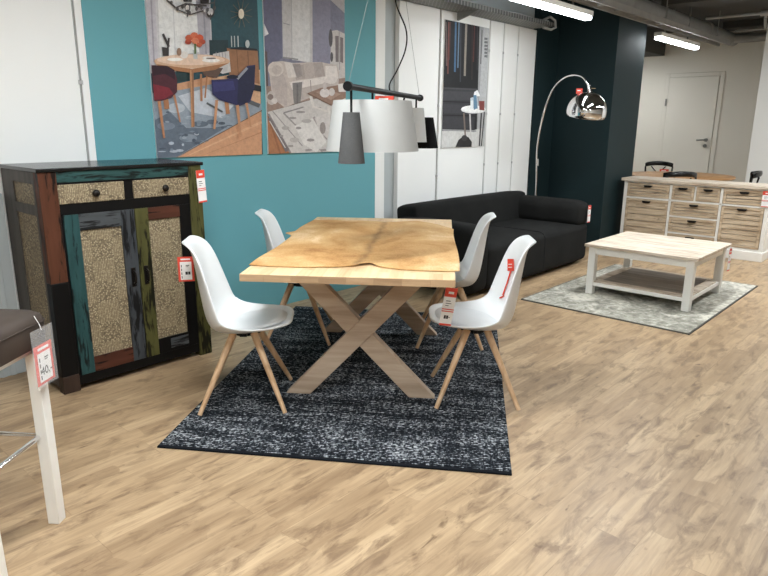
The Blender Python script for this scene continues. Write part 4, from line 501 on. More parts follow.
poster('poster', 'poster of a living room with a cream sofa on the teal wall', 3.107, 3.925, 1.217, 2.43, None, [((126, 125, 142), [(3.107, 2.43), (3.925, 2.43), (3.925, 1.217), (3.107, 1.217)]), ((140, 138, 156), [(3.572, 2.43), (3.77, 2.43), (3.769, 1.909), (3.564, 1.895)]), ((106, 106, 128), [(3.107, 2.43), (3.278, 2.43), (3.266, 1.918), (3.107, 1.821)]), ((196, 194, 194), [(3.281, 2.43), (3.582, 2.43), (3.57, 1.896), (3.275, 1.926)]), ((214, 213, 212), [(3.375, 2.43), (3.552, 2.43), (3.544, 1.909), (3.362, 1.911)]), ((150, 150, 152), [(3.284, 2.162), (3.351, 2.155), (3.353, 2.161), (3.286, 2.168)]), ((176, 176, 178), [(3.369, 2.43), (3.359, 1.925), (3.366, 1.925), (3.376, 2.43)]), ((140, 138, 140), [(3.274, 1.916), (3.421, 1.913), (3.423, 1.924), (3.277, 1.928)]), ((186, 182, 184), [(3.686, 2.43), (3.925, 2.43), (3.925, 2.309)]), ((196, 192, 192), [(3.835, 2.43), (3.925, 2.43), (3.925, 2.371)]), ((198, 192, 188), [(3.773, 2.159), (3.84, 2.173), (3.925, 2.153), (3.925, 1.747), (3.757, 1.863)]), ((122, 112, 112), [(3.817, 2.126), (3.856, 2.13), (3.853, 1.931), (3.819, 1.928)]), ((122, 112, 112), [(3.872, 2.124), (3.906, 2.119), (3.904, 1.926), (3.87, 1.932)]), ((160, 152, 150), [(3.857, 2.168), (3.859, 1.869), (3.868, 1.87), (3.866, 2.169)]), ((86, 82, 84), [(3.789, 2.108), (3.786, 2.078), (3.78, 2.054), (3.771, 2.04), (3.761, 2.04), (3.752, 2.052), (3.747, 2.075), (3.745, 2.104), (3.748, 2.133), (3.754, 2.157), (3.763, 2.171), (3.773, 2.172), (3.781, 2.16), (3.787, 2.137)]), ((90, 86, 88), [(3.791, 1.964), (3.789, 1.948), (3.784, 1.934), (3.778, 1.926), (3.771, 1.926), (3.765, 1.933), (3.761, 1.946), (3.76, 1.962), (3.762, 1.979), (3.766, 1.992), (3.772, 2.0), (3.779, 2.001), (3.785, 1.994), (3.79, 1.981)]), ((222, 220, 222), [(3.107, 2.144), (3.146, 2.075), (3.107, 2.055)]), ((96, 80, 76), [(3.107, 1.959), (3.127, 1.949), (3.124, 1.682), (3.107, 1.666)]), ((150, 128, 116), [(3.107, 1.708), (3.191, 1.714), (3.436, 1.74), (3.925, 1.812), (3.925, 1.217), (3.107, 1.217)]), ((168, 116, 82), [(3.107, 1.524), (3.182, 1.526), (3.306, 1.217), (3.107, 1.217)]), ((146, 98, 70), [(3.107, 1.493), (3.208, 1.217), (3.227, 1.217), (3.124, 1.498)]), ((196, 184, 176), [(3.131, 1.852), (3.17, 1.883), (3.265, 1.896), (3.371, 1.89), (3.649, 1.916), (3.824, 1.905), (3.858, 1.853), (3.844, 1.712), (3.433, 1.62), (3.28, 1.557), (3.195, 1.606), (3.152, 1.684)]), ((184, 172, 166), [(3.158, 1.826), (3.262, 1.818), (3.307, 1.734), (3.301, 1.572), (3.205, 1.599), (3.16, 1.67)]), ((208, 198, 190), [(3.277, 1.84), (3.272, 1.823), (3.261, 1.808), (3.243, 1.795), (3.222, 1.786), (3.198, 1.782), (3.175, 1.783), (3.154, 1.79), (3.138, 1.8), (3.129, 1.815), (3.126, 1.831), (3.13, 1.847), (3.141, 1.863), (3.158, 1.875), (3.179, 1.884), (3.203, 1.888), (3.226, 1.888), (3.247, 1.881), (3.263, 1.871), (3.274, 1.857)]), ((190, 178, 170), [(3.257, 1.832), (3.253, 1.818), (3.242, 1.807), (3.226, 1.798), (3.208, 1.795), (3.19, 1.796), (3.175, 1.803), (3.166, 1.813), (3.163, 1.826), (3.167, 1.839), (3.177, 1.851), (3.193, 1.859), (3.211, 1.863), (3.229, 1.862), (3.244, 1.855), (3.254, 1.845)]), ((172, 160, 154), [(3.361, 1.867), (3.671, 1.918), (3.701, 1.813), (3.397, 1.767)]), ((184, 172, 165), [(3.472, 1.889), (3.575, 1.904), (3.593, 1.792), (3.489, 1.779)]), ((214, 206, 200), [(3.284, 1.891), (3.361, 1.889), (3.398, 1.789), (3.318, 1.778)]), ((156, 146, 142), [(3.361, 1.882), (3.441, 1.887), (3.459, 1.8), (3.407, 1.782)]), ((220, 212, 206), [(3.327, 1.749), (3.756, 1.817), (3.755, 1.77), (3.354, 1.692)]), ((186, 175, 168), [(3.354, 1.692), (3.755, 1.77), (3.754, 1.708), (3.361, 1.588)]), ((150, 138, 132), [(3.536, 1.774), (3.544, 1.669), (3.552, 1.67), (3.544, 1.775)]), ((222, 214, 208), [(3.703, 1.89), (3.824, 1.898), (3.846, 1.806), (3.777, 1.756), (3.701, 1.783)]), ((216, 208, 202), [(3.834, 1.79), (3.827, 1.776), (3.808, 1.764), (3.781, 1.757), (3.751, 1.755), (3.725, 1.76), (3.707, 1.77), (3.701, 1.783), (3.707, 1.796), (3.726, 1.808), (3.752, 1.816), (3.782, 1.817), (3.809, 1.813), (3.828, 1.803)]), ((128, 124, 122), [(3.356, 1.743), (3.457, 1.756), (3.444, 1.658), (3.42, 1.545), (3.379, 1.544), (3.362, 1.633)]), ((110, 106, 106), [(3.398, 1.738), (3.392, 1.559), (3.408, 1.56), (3.414, 1.739)]), ((112, 98, 92), [(3.281, 1.564), (3.432, 1.605), (3.753, 1.661), (3.753, 1.638), (3.329, 1.543)]), ((188, 178, 172), [(3.196, 1.628), (3.191, 1.606), (3.177, 1.588), (3.157, 1.577), (3.136, 1.577), (3.118, 1.586), (3.107, 1.603), (3.107, 1.625), (3.108, 1.646), (3.122, 1.664), (3.141, 1.675), (3.162, 1.676), (3.18, 1.667), (3.193, 1.649)]), ((132, 116, 110), [(3.168, 1.634), (3.165, 1.624), (3.157, 1.617), (3.145, 1.612), (3.133, 1.612), (3.122, 1.616), (3.114, 1.623), (3.112, 1.632), (3.115, 1.641), (3.123, 1.649), (3.135, 1.654), (3.147, 1.654), (3.158, 1.65), (3.166, 1.643)]), ((206, 198, 192), [(3.205, 1.606), (3.202, 1.597), (3.193, 1.589), (3.182, 1.584), (3.169, 1.584), (3.158, 1.588), (3.15, 1.595), (3.148, 1.605), (3.151, 1.614), (3.159, 1.622), (3.171, 1.626), (3.184, 1.627), (3.195, 1.623), (3.202, 1.616)]), ((200, 195, 191), [(3.107, 1.524), (3.29, 1.565), (3.536, 1.623), (3.925, 1.701), (3.925, 1.217), (3.317, 1.217)]), ((140, 132, 132), [(3.107, 1.506), (3.308, 1.217), (3.326, 1.222), (3.124, 1.514)]), ((152, 146, 145), [(3.151, 1.53), (3.438, 1.267), (3.446, 1.272), (3.158, 1.535)]), ((150, 144, 142), [(3.253, 1.515), (3.649, 1.217), (3.662, 1.217), (3.265, 1.524)]), ((142, 136, 136), [(3.261, 1.515), (3.464, 1.563), (3.46, 1.573), (3.258, 1.525)]), ((216, 212, 208), [(3.365, 1.424), (3.554, 1.486), (3.702, 1.297), (3.589, 1.217), (3.453, 1.285)]), ((176, 170, 166), [(3.542, 1.463), (3.537, 1.456), (3.522, 1.45), (3.501, 1.447), (3.478, 1.447), (3.457, 1.45), (3.443, 1.455), (3.438, 1.462), (3.443, 1.468), (3.458, 1.474), (3.478, 1.477), (3.502, 1.477), (3.523, 1.475), (3.537, 1.469)]), ((120, 112, 112), [(3.107, 1.481), (3.133, 1.481), (3.308, 1.242), (3.268, 1.227)]), ((206, 200, 196), [(3.119, 1.458), (3.264, 1.256), (3.273, 1.26), (3.127, 1.461)]), ((170, 164, 160), [(3.314, 1.408), (3.31, 1.402), (3.299, 1.397), (3.283, 1.394), (3.265, 1.394), (3.25, 1.397), (3.239, 1.402), (3.235, 1.408), (3.239, 1.415), (3.25, 1.42), (3.266, 1.423), (3.284, 1.423), (3.3, 1.42), (3.311, 1.415)]), ((180, 174, 170), [(3.412, 1.316), (3.407, 1.308), (3.393, 1.302), (3.372, 1.298), (3.349, 1.299), (3.329, 1.303), (3.316, 1.309), (3.311, 1.318), (3.316, 1.326), (3.33, 1.332), (3.351, 1.336), (3.373, 1.336), (3.394, 1.332), (3.408, 1.325)]), ((160, 152, 150), [(3.553, 1.488), (3.69, 1.323), (3.715, 1.334), (3.576, 1.499)]), ((150, 142, 140), [(3.694, 1.324), (3.783, 1.241), (3.801, 1.251), (3.711, 1.334)]), ((150, 144, 142), [(3.201, 1.408), (3.197, 1.403), (3.187, 1.401), (3.177, 1.403), (3.173, 1.408), (3.177, 1.414), (3.187, 1.416), (3.197, 1.414)]), ((150, 144, 142), [(3.252, 1.349), (3.246, 1.342), (3.233, 1.34), (3.219, 1.342), (3.213, 1.349), (3.219, 1.355), (3.233, 1.358), (3.247, 1.355)]), ((150, 144, 142), [(3.35, 1.271), (3.34, 1.266), (3.319, 1.264), (3.298, 1.267), (3.289, 1.273), (3.298, 1.278), (3.319, 1.28), (3.341, 1.277)]), ((150, 144, 142), [(3.436, 1.408), (3.427, 1.401), (3.405, 1.398), (3.383, 1.401), (3.375, 1.408), (3.384, 1.416), (3.406, 1.419), (3.427, 1.416)]), ((150, 144, 142), [(3.571, 1.314), (3.558, 1.306), (3.527, 1.302), (3.497, 1.306), (3.485, 1.315), (3.498, 1.324), (3.528, 1.327), (3.558, 1.323)]), ((150, 144, 142), [(3.481, 1.531), (3.466, 1.524), (3.429, 1.521), (3.393, 1.523), (3.379, 1.529), (3.394, 1.536), (3.43, 1.539), (3.466, 1.537)]), ((150, 144, 142), [(3.652, 1.565), (3.643, 1.559), (3.62, 1.557), (3.597, 1.558), (3.588, 1.564), (3.597, 1.569), (3.62, 1.572), (3.643, 1.57)]), ((150, 144, 142), [(3.84, 1.376), (3.826, 1.359), (3.793, 1.352), (3.761, 1.359), (3.748, 1.376), (3.762, 1.393), (3.794, 1.4), (3.826, 1.393)]), ((150, 144, 142), [(3.876, 1.489), (3.866, 1.478), (3.841, 1.473), (3.817, 1.477), (3.807, 1.489), (3.817, 1.5), (3.841, 1.505), (3.866, 1.501)]), ((150, 144, 142), [(3.387, 1.484), (3.375, 1.478), (3.347, 1.475), (3.318, 1.477), (3.307, 1.483), (3.319, 1.49), (3.347, 1.493), (3.376, 1.49)]), ((150, 144, 142), [(3.547, 1.236), (3.534, 1.231), (3.504, 1.229), (3.474, 1.232), (3.462, 1.238), (3.474, 1.243), (3.504, 1.245), (3.535, 1.242)]), ((150, 144, 142), [(3.734, 1.231), (3.718, 1.225), (3.678, 1.223), (3.639, 1.227), (3.623, 1.234), (3.639, 1.24), (3.678, 1.242), (3.718, 1.239)]), ((214, 208, 202), [(3.522, 1.651), (3.551, 1.56), (3.582, 1.566), (3.552, 1.657)]), ((212, 206, 200), [(3.713, 1.582), (3.707, 1.297), (3.741, 1.296), (3.746, 1.583)]), ((212, 206, 200), [(3.573, 1.564), (3.725, 1.528), (3.733, 1.543), (3.581, 1.578)]), ((206, 200, 196), [(3.575, 1.486), (3.729, 1.535), (3.725, 1.312), (3.616, 1.393)]), ((150, 140, 136), [(3.693, 1.408), (3.689, 1.388), (3.68, 1.371), (3.666, 1.362), (3.651, 1.362), (3.638, 1.371), (3.63, 1.388), (3.627, 1.408), (3.631, 1.429), (3.64, 1.445), (3.654, 1.454), (3.668, 1.455), (3.681, 1.445), (3.69, 1.429)]), ((146, 118, 102), [(3.506, 1.675), (3.645, 1.719), (3.925, 1.764), (3.925, 1.652), (3.763, 1.591)]), ((120, 92, 78), [(3.503, 1.668), (3.76, 1.583), (3.766, 1.591), (3.509, 1.676)]), ((168, 140, 124), [(3.591, 1.686), (3.71, 1.714), (3.867, 1.681), (3.753, 1.63)]), ((216, 208, 204), [(3.743, 1.684), (3.737, 1.669), (3.721, 1.656), (3.699, 1.648), (3.675, 1.647), (3.653, 1.653), (3.638, 1.665), (3.633, 1.68), (3.639, 1.696), (3.654, 1.709), (3.676, 1.716), (3.7, 1.717), (3.722, 1.711), (3.737, 1.7)]), ((196, 186, 182), [(3.711, 1.737), (3.708, 1.724), (3.702, 1.713), (3.693, 1.706), (3.683, 1.706), (3.675, 1.712), (3.669, 1.722), (3.667, 1.735), (3.669, 1.749), (3.676, 1.76), (3.684, 1.766), (3.694, 1.766), (3.703, 1.761), (3.709, 1.75)]), ((206, 198, 194), [(3.799, 1.694), (3.795, 1.681), (3.786, 1.669), (3.772, 1.663), (3.757, 1.662), (3.744, 1.668), (3.735, 1.678), (3.732, 1.692), (3.735, 1.705), (3.745, 1.716), (3.758, 1.723), (3.773, 1.724), (3.786, 1.718), (3.796, 1.708)]), ((222, 216, 212), [(3.834, 1.758), (3.925, 1.771), (3.925, 1.7), (3.844, 1.696)])], y=4.0)
poster('poster', 'tall dark wardrobe poster with hanging ties on the white panels', 5.272, 6.036, 1.215, 2.415, None, [((30, 31, 33), [(5.272, 2.415), (6.036, 2.415), (6.036, 1.215), (5.272, 1.215)]), ((176, 177, 178), [(5.855, 2.415), (6.036, 2.415), (6.036, 1.215), (5.894, 1.215)]), ((150, 151, 152), [(5.858, 2.415), (5.931, 2.415), (5.902, 1.695), (5.886, 1.215)]), ((90, 92, 94), [(5.894, 2.385), (5.895, 2.054), (5.911, 2.055), (5.91, 2.386)]), ((104, 105, 107), [(5.952, 2.318), (6.011, 2.32), (6.008, 2.298), (5.948, 2.296)]), ((104, 105, 107), [(5.955, 2.284), (6.014, 2.286), (6.011, 2.264), (5.951, 2.262)]), ((104, 105, 107), [(5.958, 2.25), (6.017, 2.252), (6.014, 2.23), (5.954, 2.228)]), ((104, 105, 107), [(5.96, 2.216), (6.02, 2.217), (6.017, 2.195), (5.957, 2.194)]), ((104, 105, 107), [(5.963, 2.182), (6.023, 2.183), (6.02, 2.161), (5.959, 2.16)]), ((104, 105, 107), [(5.966, 2.148), (6.026, 2.149), (6.023, 2.126), (5.962, 2.126)]), ((120, 121, 123), [(6.018, 2.319), (6.009, 2.122), (6.018, 2.122), (6.027, 2.32)]), ((54, 54, 58), [(5.272, 1.779), (5.839, 1.793), (5.837, 1.326), (5.272, 1.351)]), ((24, 24, 26), [(5.272, 1.657), (5.839, 1.663), (5.839, 1.673), (5.272, 1.666)]), ((24, 24, 26), [(5.272, 1.528), (5.84, 1.526), (5.84, 1.536), (5.272, 1.538)]), ((72, 72, 76), [(5.272, 1.781), (5.857, 1.791), (5.857, 1.807), (5.272, 1.796)]), ((66, 66, 70), [(5.272, 1.761), (5.822, 1.773), (5.828, 1.693), (5.275, 1.676)]), ((62, 62, 66), [(5.277, 1.638), (5.813, 1.642), (5.82, 1.551), (5.282, 1.553)]), ((60, 60, 64), [(5.272, 1.514), (5.805, 1.51), (5.812, 1.409), (5.272, 1.409)]), ((204, 203, 200), [(5.272, 1.38), (5.493, 1.379), (5.834, 1.367), (5.832, 1.388), (6.001, 1.409), (6.022, 1.215), (5.272, 1.215)]), ((150, 150, 150), [(5.272, 1.382), (5.871, 1.369), (5.87, 1.386), (5.272, 1.397)]), ((104, 88, 86), [(5.273, 2.392), (5.303, 1.995), (5.325, 1.997), (5.294, 2.395)]), ((112, 66, 60), [(5.317, 2.397), (5.326, 1.923), (5.349, 1.924), (5.339, 2.4)]), ((88, 54, 52), [(5.347, 2.401), (5.347, 2.054), (5.36, 2.055), (5.36, 2.402)]), ((74, 104, 134), [(5.426, 2.41), (5.437, 1.948), (5.467, 1.949), (5.456, 2.413)]), ((104, 126, 148), [(5.484, 2.415), (5.49, 1.989), (5.51, 1.99), (5.504, 2.415)]), ((62, 62, 70), [(5.514, 2.415), (5.539, 1.858), (5.56, 1.859), (5.534, 2.415)]), ((98, 90, 84), [(5.612, 2.415), (5.61, 1.958), (5.636, 1.959), (5.638, 2.415)]), ((140, 132, 122), [(5.598, 2.415), (5.604, 1.919), (5.639, 1.921), (5.632, 2.415)]), ((84, 50, 48), [(5.75, 2.415), (5.753, 2.064), (5.775, 2.065), (5.771, 2.415)]), ((60, 48, 48), [(5.71, 2.415), (5.743, 1.888), (5.761, 1.889), (5.727, 2.415)]), ((56, 56, 60), [(5.804, 2.415), (5.829, 1.991), (5.847, 1.992), (5.822, 2.415)]), ((228, 228, 228), [(5.804, 1.772), (5.857, 1.794), (5.917, 1.736), (5.789, 1.722)]), ((224, 224, 222), [(6.033, 1.601), (6.011, 1.583), (5.946, 1.567), (5.853, 1.558), (5.751, 1.556), (5.66, 1.563), (5.598, 1.575), (5.575, 1.592), (5.596, 1.609), (5.656, 1.625), (5.745, 1.634), (5.847, 1.637), (5.941, 1.631), (6.008, 1.618)]), ((238, 238, 236), [(6.023, 1.61), (6.001, 1.595), (5.939, 1.583), (5.849, 1.575), (5.752, 1.573), (5.665, 1.578), (5.605, 1.588), (5.583, 1.601), (5.603, 1.615), (5.661, 1.627), (5.747, 1.636), (5.845, 1.638), (5.935, 1.634), (5.999, 1.624)]), ((120, 108, 100), [(5.616, 1.558), (5.659, 1.317), (5.687, 1.318), (5.644, 1.559)]), ((196, 194, 190), [(5.726, 1.55), (5.761, 1.306), (5.787, 1.306), (5.751, 1.551)]), ((60, 58, 58), [(5.937, 1.564), (5.926, 1.221), (5.953, 1.22), (5.963, 1.563)]), ((52, 50, 50), [(5.997, 1.575), (5.968, 1.22), (5.988, 1.219), (6.016, 1.574)]), ((186, 196, 204), [(5.736, 1.71), (5.862, 1.734), (5.881, 1.603), (5.743, 1.61)]), ((96, 130, 156), [(5.788, 1.741), (5.843, 1.743), (5.871, 1.613), (5.806, 1.591)]), ((222, 226, 228), [(5.738, 1.68), (5.782, 1.691), (5.789, 1.601), (5.743, 1.605)]), ((124, 66, 62), [(5.895, 1.685), (5.997, 1.688), (6.005, 1.59), (5.91, 1.594)]), ((40, 39, 41), [(5.502, 1.219), (5.551, 1.289), (5.637, 1.328), (5.727, 1.317), (5.795, 1.265), (5.79, 1.215)]), ((60, 58, 60), [(5.71, 1.307), (5.705, 1.294), (5.691, 1.283), (5.67, 1.278), (5.646, 1.278), (5.624, 1.284), (5.608, 1.295), (5.602, 1.308), (5.607, 1.321), (5.621, 1.332), (5.642, 1.337), (5.666, 1.337), (5.688, 1.331), (5.704, 1.32)])], y=4.0)


# ---------------------------------------------------------------- grey ribbed panel beside the cabinet
m = MB(); m.box(-.9, .34, 0, .02, 0, 1.055)
for i in range(24): m.box(-.895+i*.05, -.865+i*.05, -.008, 0, .0, 1.05)
o = m.build('ribbed_panel', M_greyw, bevel=.003); o.location = (.9, 3.975, 0)
tag(o, 'low grey ribbed panel against the white wall, left of the dark cabinet', 'panel')

# ---------------------------------------------------------------- patchwork cabinet
CAB = empty('cabinet', (1.25, 3.465, 0), 0, 'tall dark patchwork cabinet with two carved beige doors, by the teal wall', 'cabinet')
P_red = paint('worn_red_brown', rgb(90,54,38), 2, .75); P_teal = paint('worn_teal', rgb(46,78,78), 2, .9); P_tealx = paint('worn_teal_rail', rgb(50,82,80), 0, .92)
P_olive = paint('worn_olive', rgb(84,82,46), 2, .95); P_slate = paint('worn_slate', rgb(70,73,76), 2, .9); P_slatex = paint('worn_slate_rail', rgb(80,83,85), 0, .9)
P_redx = paint('worn_red_rail', rgb(82,48,36), 0, .7); P_blk = paint('worn_black', rgb(13,12,12), 2, .3, (8,7,7)); P_side = paint('worn_taupe', rgb(88,83,78), 2, .2)
m = MB(); m.box(.012, .93, .03, .51, .03, 1.19).box(.09, .845, .0, .03, .97, 1.03).box(.444, .494, 0, .03, 1.03, 1.135).box(.09, .845, 0, .03, .03, .085)
m.box(.09, .10, 0, .03, .08, .98).box(.09,.845,.0,.03,1.128,1.14)
m.build('carcass', P_blk, CAB, bevel=.002)
MB().box(-.008, .945, -.012, .515, 1.196, 1.216).build('top', M_black, CAB, bevel=.003)
MB().box(0, .09, -.004, .055, .62, 1.196).build('stile', P_red, CAB, bevel=.003)
MB().box(0, .09, -.004, .055, .10, .619).build('stile', P_blk, CAB, bevel=.003)
MB().box(0, .09, -.004, .055, 0, .099).build('foot', paint('worn_brown_foot', rgb(64,50,42), 2, .4), CAB, bevel=.003)
MB().box(.845, .932, -.004, .055, .0, 1.196).build('stile', P_olive, CAB, bevel=.003)
MB().box(.09, .845, -.003, .03, 1.14, 1.196).build('rail', P_tealx, CAB, bevel=.002)
for x in (0, .87): MB().box(x, x+.062, .455, .512, 0, .1).build('foot', P_blk, CAB)
# side frame on the left flank
m = MB(); m.box(-.0, .012, .055, .075, .03, 1.196).box(0, .012, .352, .512, .03, 1.196).box(0, .012, .075, .352, 1.135, 1.196).box(0,.012,.075,.352,.972,1.024).box(0,.012,.075,.352,.03,.245)
m.build('side_frame', P_side, CAB)
MB().box(.008, .012, .075, .352, 1.024, 1.135).box(.008,.012,.075,.352,.245,.972).build('side_panel', M_carved, CAB)
def knob(par, x, z):
    MB().lathe([(.0,.034),(.012,.033),(.019,.026),(.02,.02),(.012,.012),(.009,0)], 20, M=Matrix.Rotation(PI/2, 4, 'X'), c=(x, -.002, z)).build('knob', M_iron, par, smooth='full')
for x0, x1, kx in ((.09, .442, .277), (.496, .844, .68)):
    d = MB().box(x0, x1, -.004, .03, 1.03, 1.13).build('drawer', M_carved, CAB, bevel=.003); knob(d, kx, 1.077)
def door(x0, x1, px0, px1, z0, z1, pz0, pz1, ml, mr, mt, mb_, hx):
    d = MB().box(px0, px1, .006, .028, pz0, pz1).build('door', M_carved, CAB)
    MB().box(x0, px0, -.004, .03, z0, z1).build('door_stile', ml, d, bevel=.002)
    MB().box(px1, x1, -.004, .03, z0, z1).build('door_stile', mr, d, bevel=.002)
    MB().box(px0, px1, -.003, .03, pz1, z1).build('door_rail', mt, d, bevel=.002)
    MB().box(px0, px1, -.003, .03, z0, pz0).build('door_rail', mb_, d, bevel=.002)
    m = MB(); m.box(hx-.013, hx+.013, -.008, -.004, .53, .64)
    m.tube([(hx,-.008,.622),(hx,-.03,.612),(hx,-.034,.585),(hx,-.03,.555),(hx,-.008,.545)], .006, 8)
    m.cone((hx,-.012,.628),(hx,-.004,.628), .013, .013, 12)
    m.build('door_handle', M_iron, d, smooth=True)
    return d
door(.102, .488, .180, .408, .085, .972, .172, .883, P_teal, P_slate, P_slatex, P_redx, .450)
d2 = door(.492, .843, .571, .772, .085, .972, .178, .900, P_olive, P_blk, P_redx, P_blk, .528)
MB().box(.65, .77, -.006, -.003, .105, .165).build('door_patch', P_slatex, d2)

# ---------------------------------------------------------------- dark rug
RA = math.atan2(.5625, .827)
rl = (1.291, 2.554)
RUG = empty('rug', (rl[0], rl[1], 0), RA, 'charcoal and white flecked woven rug under the dining table', 'rug')
RL, RW, RT = 2.36, 1.60, .010
MB().box(.022, RL, -RW, 0, 0, RT).build('weave', M_rug, RUG, bevel=.003)
MB().box(0, .022, -RW, 0, 0, RT*.95).build('binding', M_rugedge, RUG, bevel=.003)

# ---------------------------------------------------------------- dining table
TA = math.atan2(.6, .8)
TC = Vector((1.725+.8*.96+.6*.505, 2.468+.6*.96-.8*.505, RT))
TAB = empty('dining_table', TC, TA, 'pale oak dining table on crossed X legs, standing on the dark rug', 'table')
MB().box(-.957, .957, -.505, .505, .714, .75).build('tabletop', M_oak, TAB, bevel=.003)
for e in (-1, 1): MB().box(min(e*.957,e*.961), max(e*.957,e*.961), -.504, .504, .715, .7485).build('end_grain', M_endg, TAB)
def xleg(u):
    def plank(b0, b1, t0, t1, ua, ub, name):
        m = MB(); y = lambda w: .505 - w
        m.hexa([(ua,y(b0),0),(ub,y(b0),0),(ub,y(b1),0),(ua,y(b1),0)], [(ua,y(t0),.70),(ub,y(t0),.70),(ub,y(t1),.70),(ua,y(t1),.70)])
        m.build(name, M_oakleg, TAB, bevel=.003)
    plank(.115, .250, .775, .915, u-.036, u+.024, 'leg')
    plank(.790, .93, .125, .262, u-.024, u+.036, 'leg')
    MB().box(u-.045, u+.045, -.43, .43, .70, .714).build('leg_plate', M_oakleg, TAB, bevel=.002)
xleg(.39-.96); xleg(1.465-.96)
MB().box(-.56, .52, -.03, .03, .672, .700).build('stretcher', M_oakleg, TAB, bevel=.002)

# ---------------------------------------------------------------- hide on the table
def hide():
    def lerp(tab, x):
        for (a, va), (b, vb) in zip(tab, tab[1:]):
            if x <= b:
                t = (x-a)/(b-a); t = t*t*(3-2*t) if False else t
                return va+(vb-va)*t
        return tab[-1][1]
    near = [(0,.178),(.1,.165),(.25,.16),(.4,.185),(.5,.222),(.555,.262),(.57,.272),(.585,.262),(.62,.222),(.72,.172),(.85,.158),(.95,.162),(1,.172)]
    far = [(0,1.72),(.1,1.75),(.25,1.77),(.4,1.73),(.52,1.70),(.6,1.72),(.74,1.79),(.82,1.72),(.89,1.64),(.95,1.54),(1,1.44)]
    rnd = random.Random(3); ph = [rnd.uniform(0,6) for _ in range(8)]
    NU, NV = 110, 90
    def top(a, b):
        un, uf = lerp(near, b), lerp(far, b)
        u = un + (uf-un)*a
        left = .004 - .012*math.sin(a*9+1) - .05*math.exp(-((u-1.12)/.05)**2)
        right = 1.026 + .010*math.sin(a*5+.6)
        w = left + (right-left)*b
        bub = .5+.5*math.sin(u*5.2+ph[0]+1.5*math.sin(w*4+ph[1]))
        z = .0022 + .004*bub*math.sin(PI*min(1, max(0, a)))**.5
        z += .010*math.exp(-((u-un)/.03)**2)*math.exp(-((w-.57)/.05)**2)
        drop = 0
        if w > 1.0: drop = 0
        if w < 0: drop = 0
        lift = .0
        return Vector((u-.96, .505-w, .7505+z))
    m = MB(); m.grid(top, NU, NV)
    o = m.build('cowhide', M_hide, smooth='full')
    s = o.modifiers.new('thick', 'SOLIDIFY'); s.thickness = .003; s.offset = 1
    o.location = TC; o.rotation_euler = (0, 0, TA)
    return tag(o, 'tan cowhide with a dark spine line, spread over the dining table top', 'cowhide')
hide()

# ---------------------------------------------------------------- white shell chairs
def chair_proto():
    t = empty('shell_chair', (0,0,0))
    # profile from front lip to back top: x forward, z up, half width, side lift
    prof = [(.252,.448,.070,.000),(.246,.452,.120,.002),(.226,.449,.165,.008),(.185,.436,.202,.020),(.12,.418,.228,.036),(.04,.404,.242,.052),(-.04,.396,.249,.072),(-.105,.398,.252,.100),
            (-.150,.416,.252,.112),(-.176,.454,.248,.110),(-.190,.512,.240,.100),(-.200,.580,.228,.089),(-.209,.645,.214,.078),(-.217,.710,.200,.066),(-.225,.770,.184,.053),(-.232,.815,.170,.039),(-.242,.847,.150,.022),(-.258,.863,.122,.008),(-.276,.867,.092,.0)]
    P = [Vector((a,0,b)) for a,b,_,_ in prof]
    def surf(i, v):
        a, b, hw, lf = prof[i]
        d = (P[min(i+1,len(P)-1)] - P[max(i-1,0)]).normalized()
        n = Vector((d.z, 0, -d.x));
        if n.z < 0 and n.x < 0: n = -n
        if i > 7: n = Vector((abs(n.x), 0, abs(n.z)*.8 if i < 10 else -abs(n.z)*.2)).normalized()
        if i <= 7: n = Vector((.25 if i == 7 else 0, 0, 1)).normalized()
        k = abs(v)**2.6
        return P[i] + Vector((0, v*hw, 0)) + n*(lf*k)
    m = MB(); n = len(prof)-1; K = 14
    vs = [surf(i, -1+2*j/K) for i in range(n+1) for j in range(K+1)]
    fs = [(i*(K+1)+j, (i+1)*(K+1)+j, (i+1)*(K+1)+j+1, i*(K+1)+j+1) for i in range(n) for j in range(K)]
    m._faces(vs, fs)
    o = m.build('shell', M_whitep, t)
    for p in o.data.polygons: p.use_smooth = True
    s = o.modifiers.new('thick', 'SOLIDIFY'); s.thickness = .013; s.offset = 0
    s = o.modifiers.new('sub', 'SUBSURF'); s.levels = 2; s.render_levels = 2
    # seat pad: rounded cushion lying in the shell
    def pad(a, b):
        th = b*2*PI; r = a
        ce, sn = math.cos(th), math.sin(th)
        x = .05 + .172*r*math.copysign(abs(ce)**.85, ce); y = .178*r*math.copysign(abs(sn)**.85, sn)
        # shell height under the pad
        xs = [(q[0], q[1]) for q in prof[:9]]
        z = prof[7][1]
        for (xa, za), (xb, zb) in zip(xs, xs[1:]):
            if xb <= x <= xa: z = zb + (za-zb)*(x-xb)/(xa-xb)
        return Vector((x, y, z + .007 + .10*abs(y/.25)**2.6*.6 + .022*(1-r**8)))
    m = MB(); m.grid(lambda a, b: pad(max(a, .001), b), 10, 40)
    m.build('seat_pad', M_pad, t, smooth='full', weld=True)
    m = MB(); m.box(-.08,.08,-.018,.018,.370,.384).box(-.018,.018,-.08,.08,.370,.384).cone((0,0,.362),(0,0,.392),.05,.06,20)
    m.build('base_cross', M_blackm, t)
    for sx in (1,-1):
        for sy in (1,-1):
            m = MB(); a = Vector((.052*sx, .062*sy, .386)); b = Vector((.214*sx, .224*sy, .0065))
            m.tube([b, b+(a-b)*.5, b+(a-b)*.9, a], [.011, .0155, .0185, .019], 14)
            m.build('leg', M_chairleg, t, smooth=True)
    return t
CH = chair_proto()
def uwp(u, w, z=0): return Vector((1.725+.8*u+.6*w, 2.468+.6*u-.8*w, z))
W_ANG = math.atan2(-.8, .6)
G = 'white shell chairs at the dining table'
def place(o, u, w, ang, label):
    o.location = uwp(u, w)*(1-RT/1.45); o.location.z = RT; o.rotation_euler = (0,0,ang)
    return tag(o, label, 'chair', G)
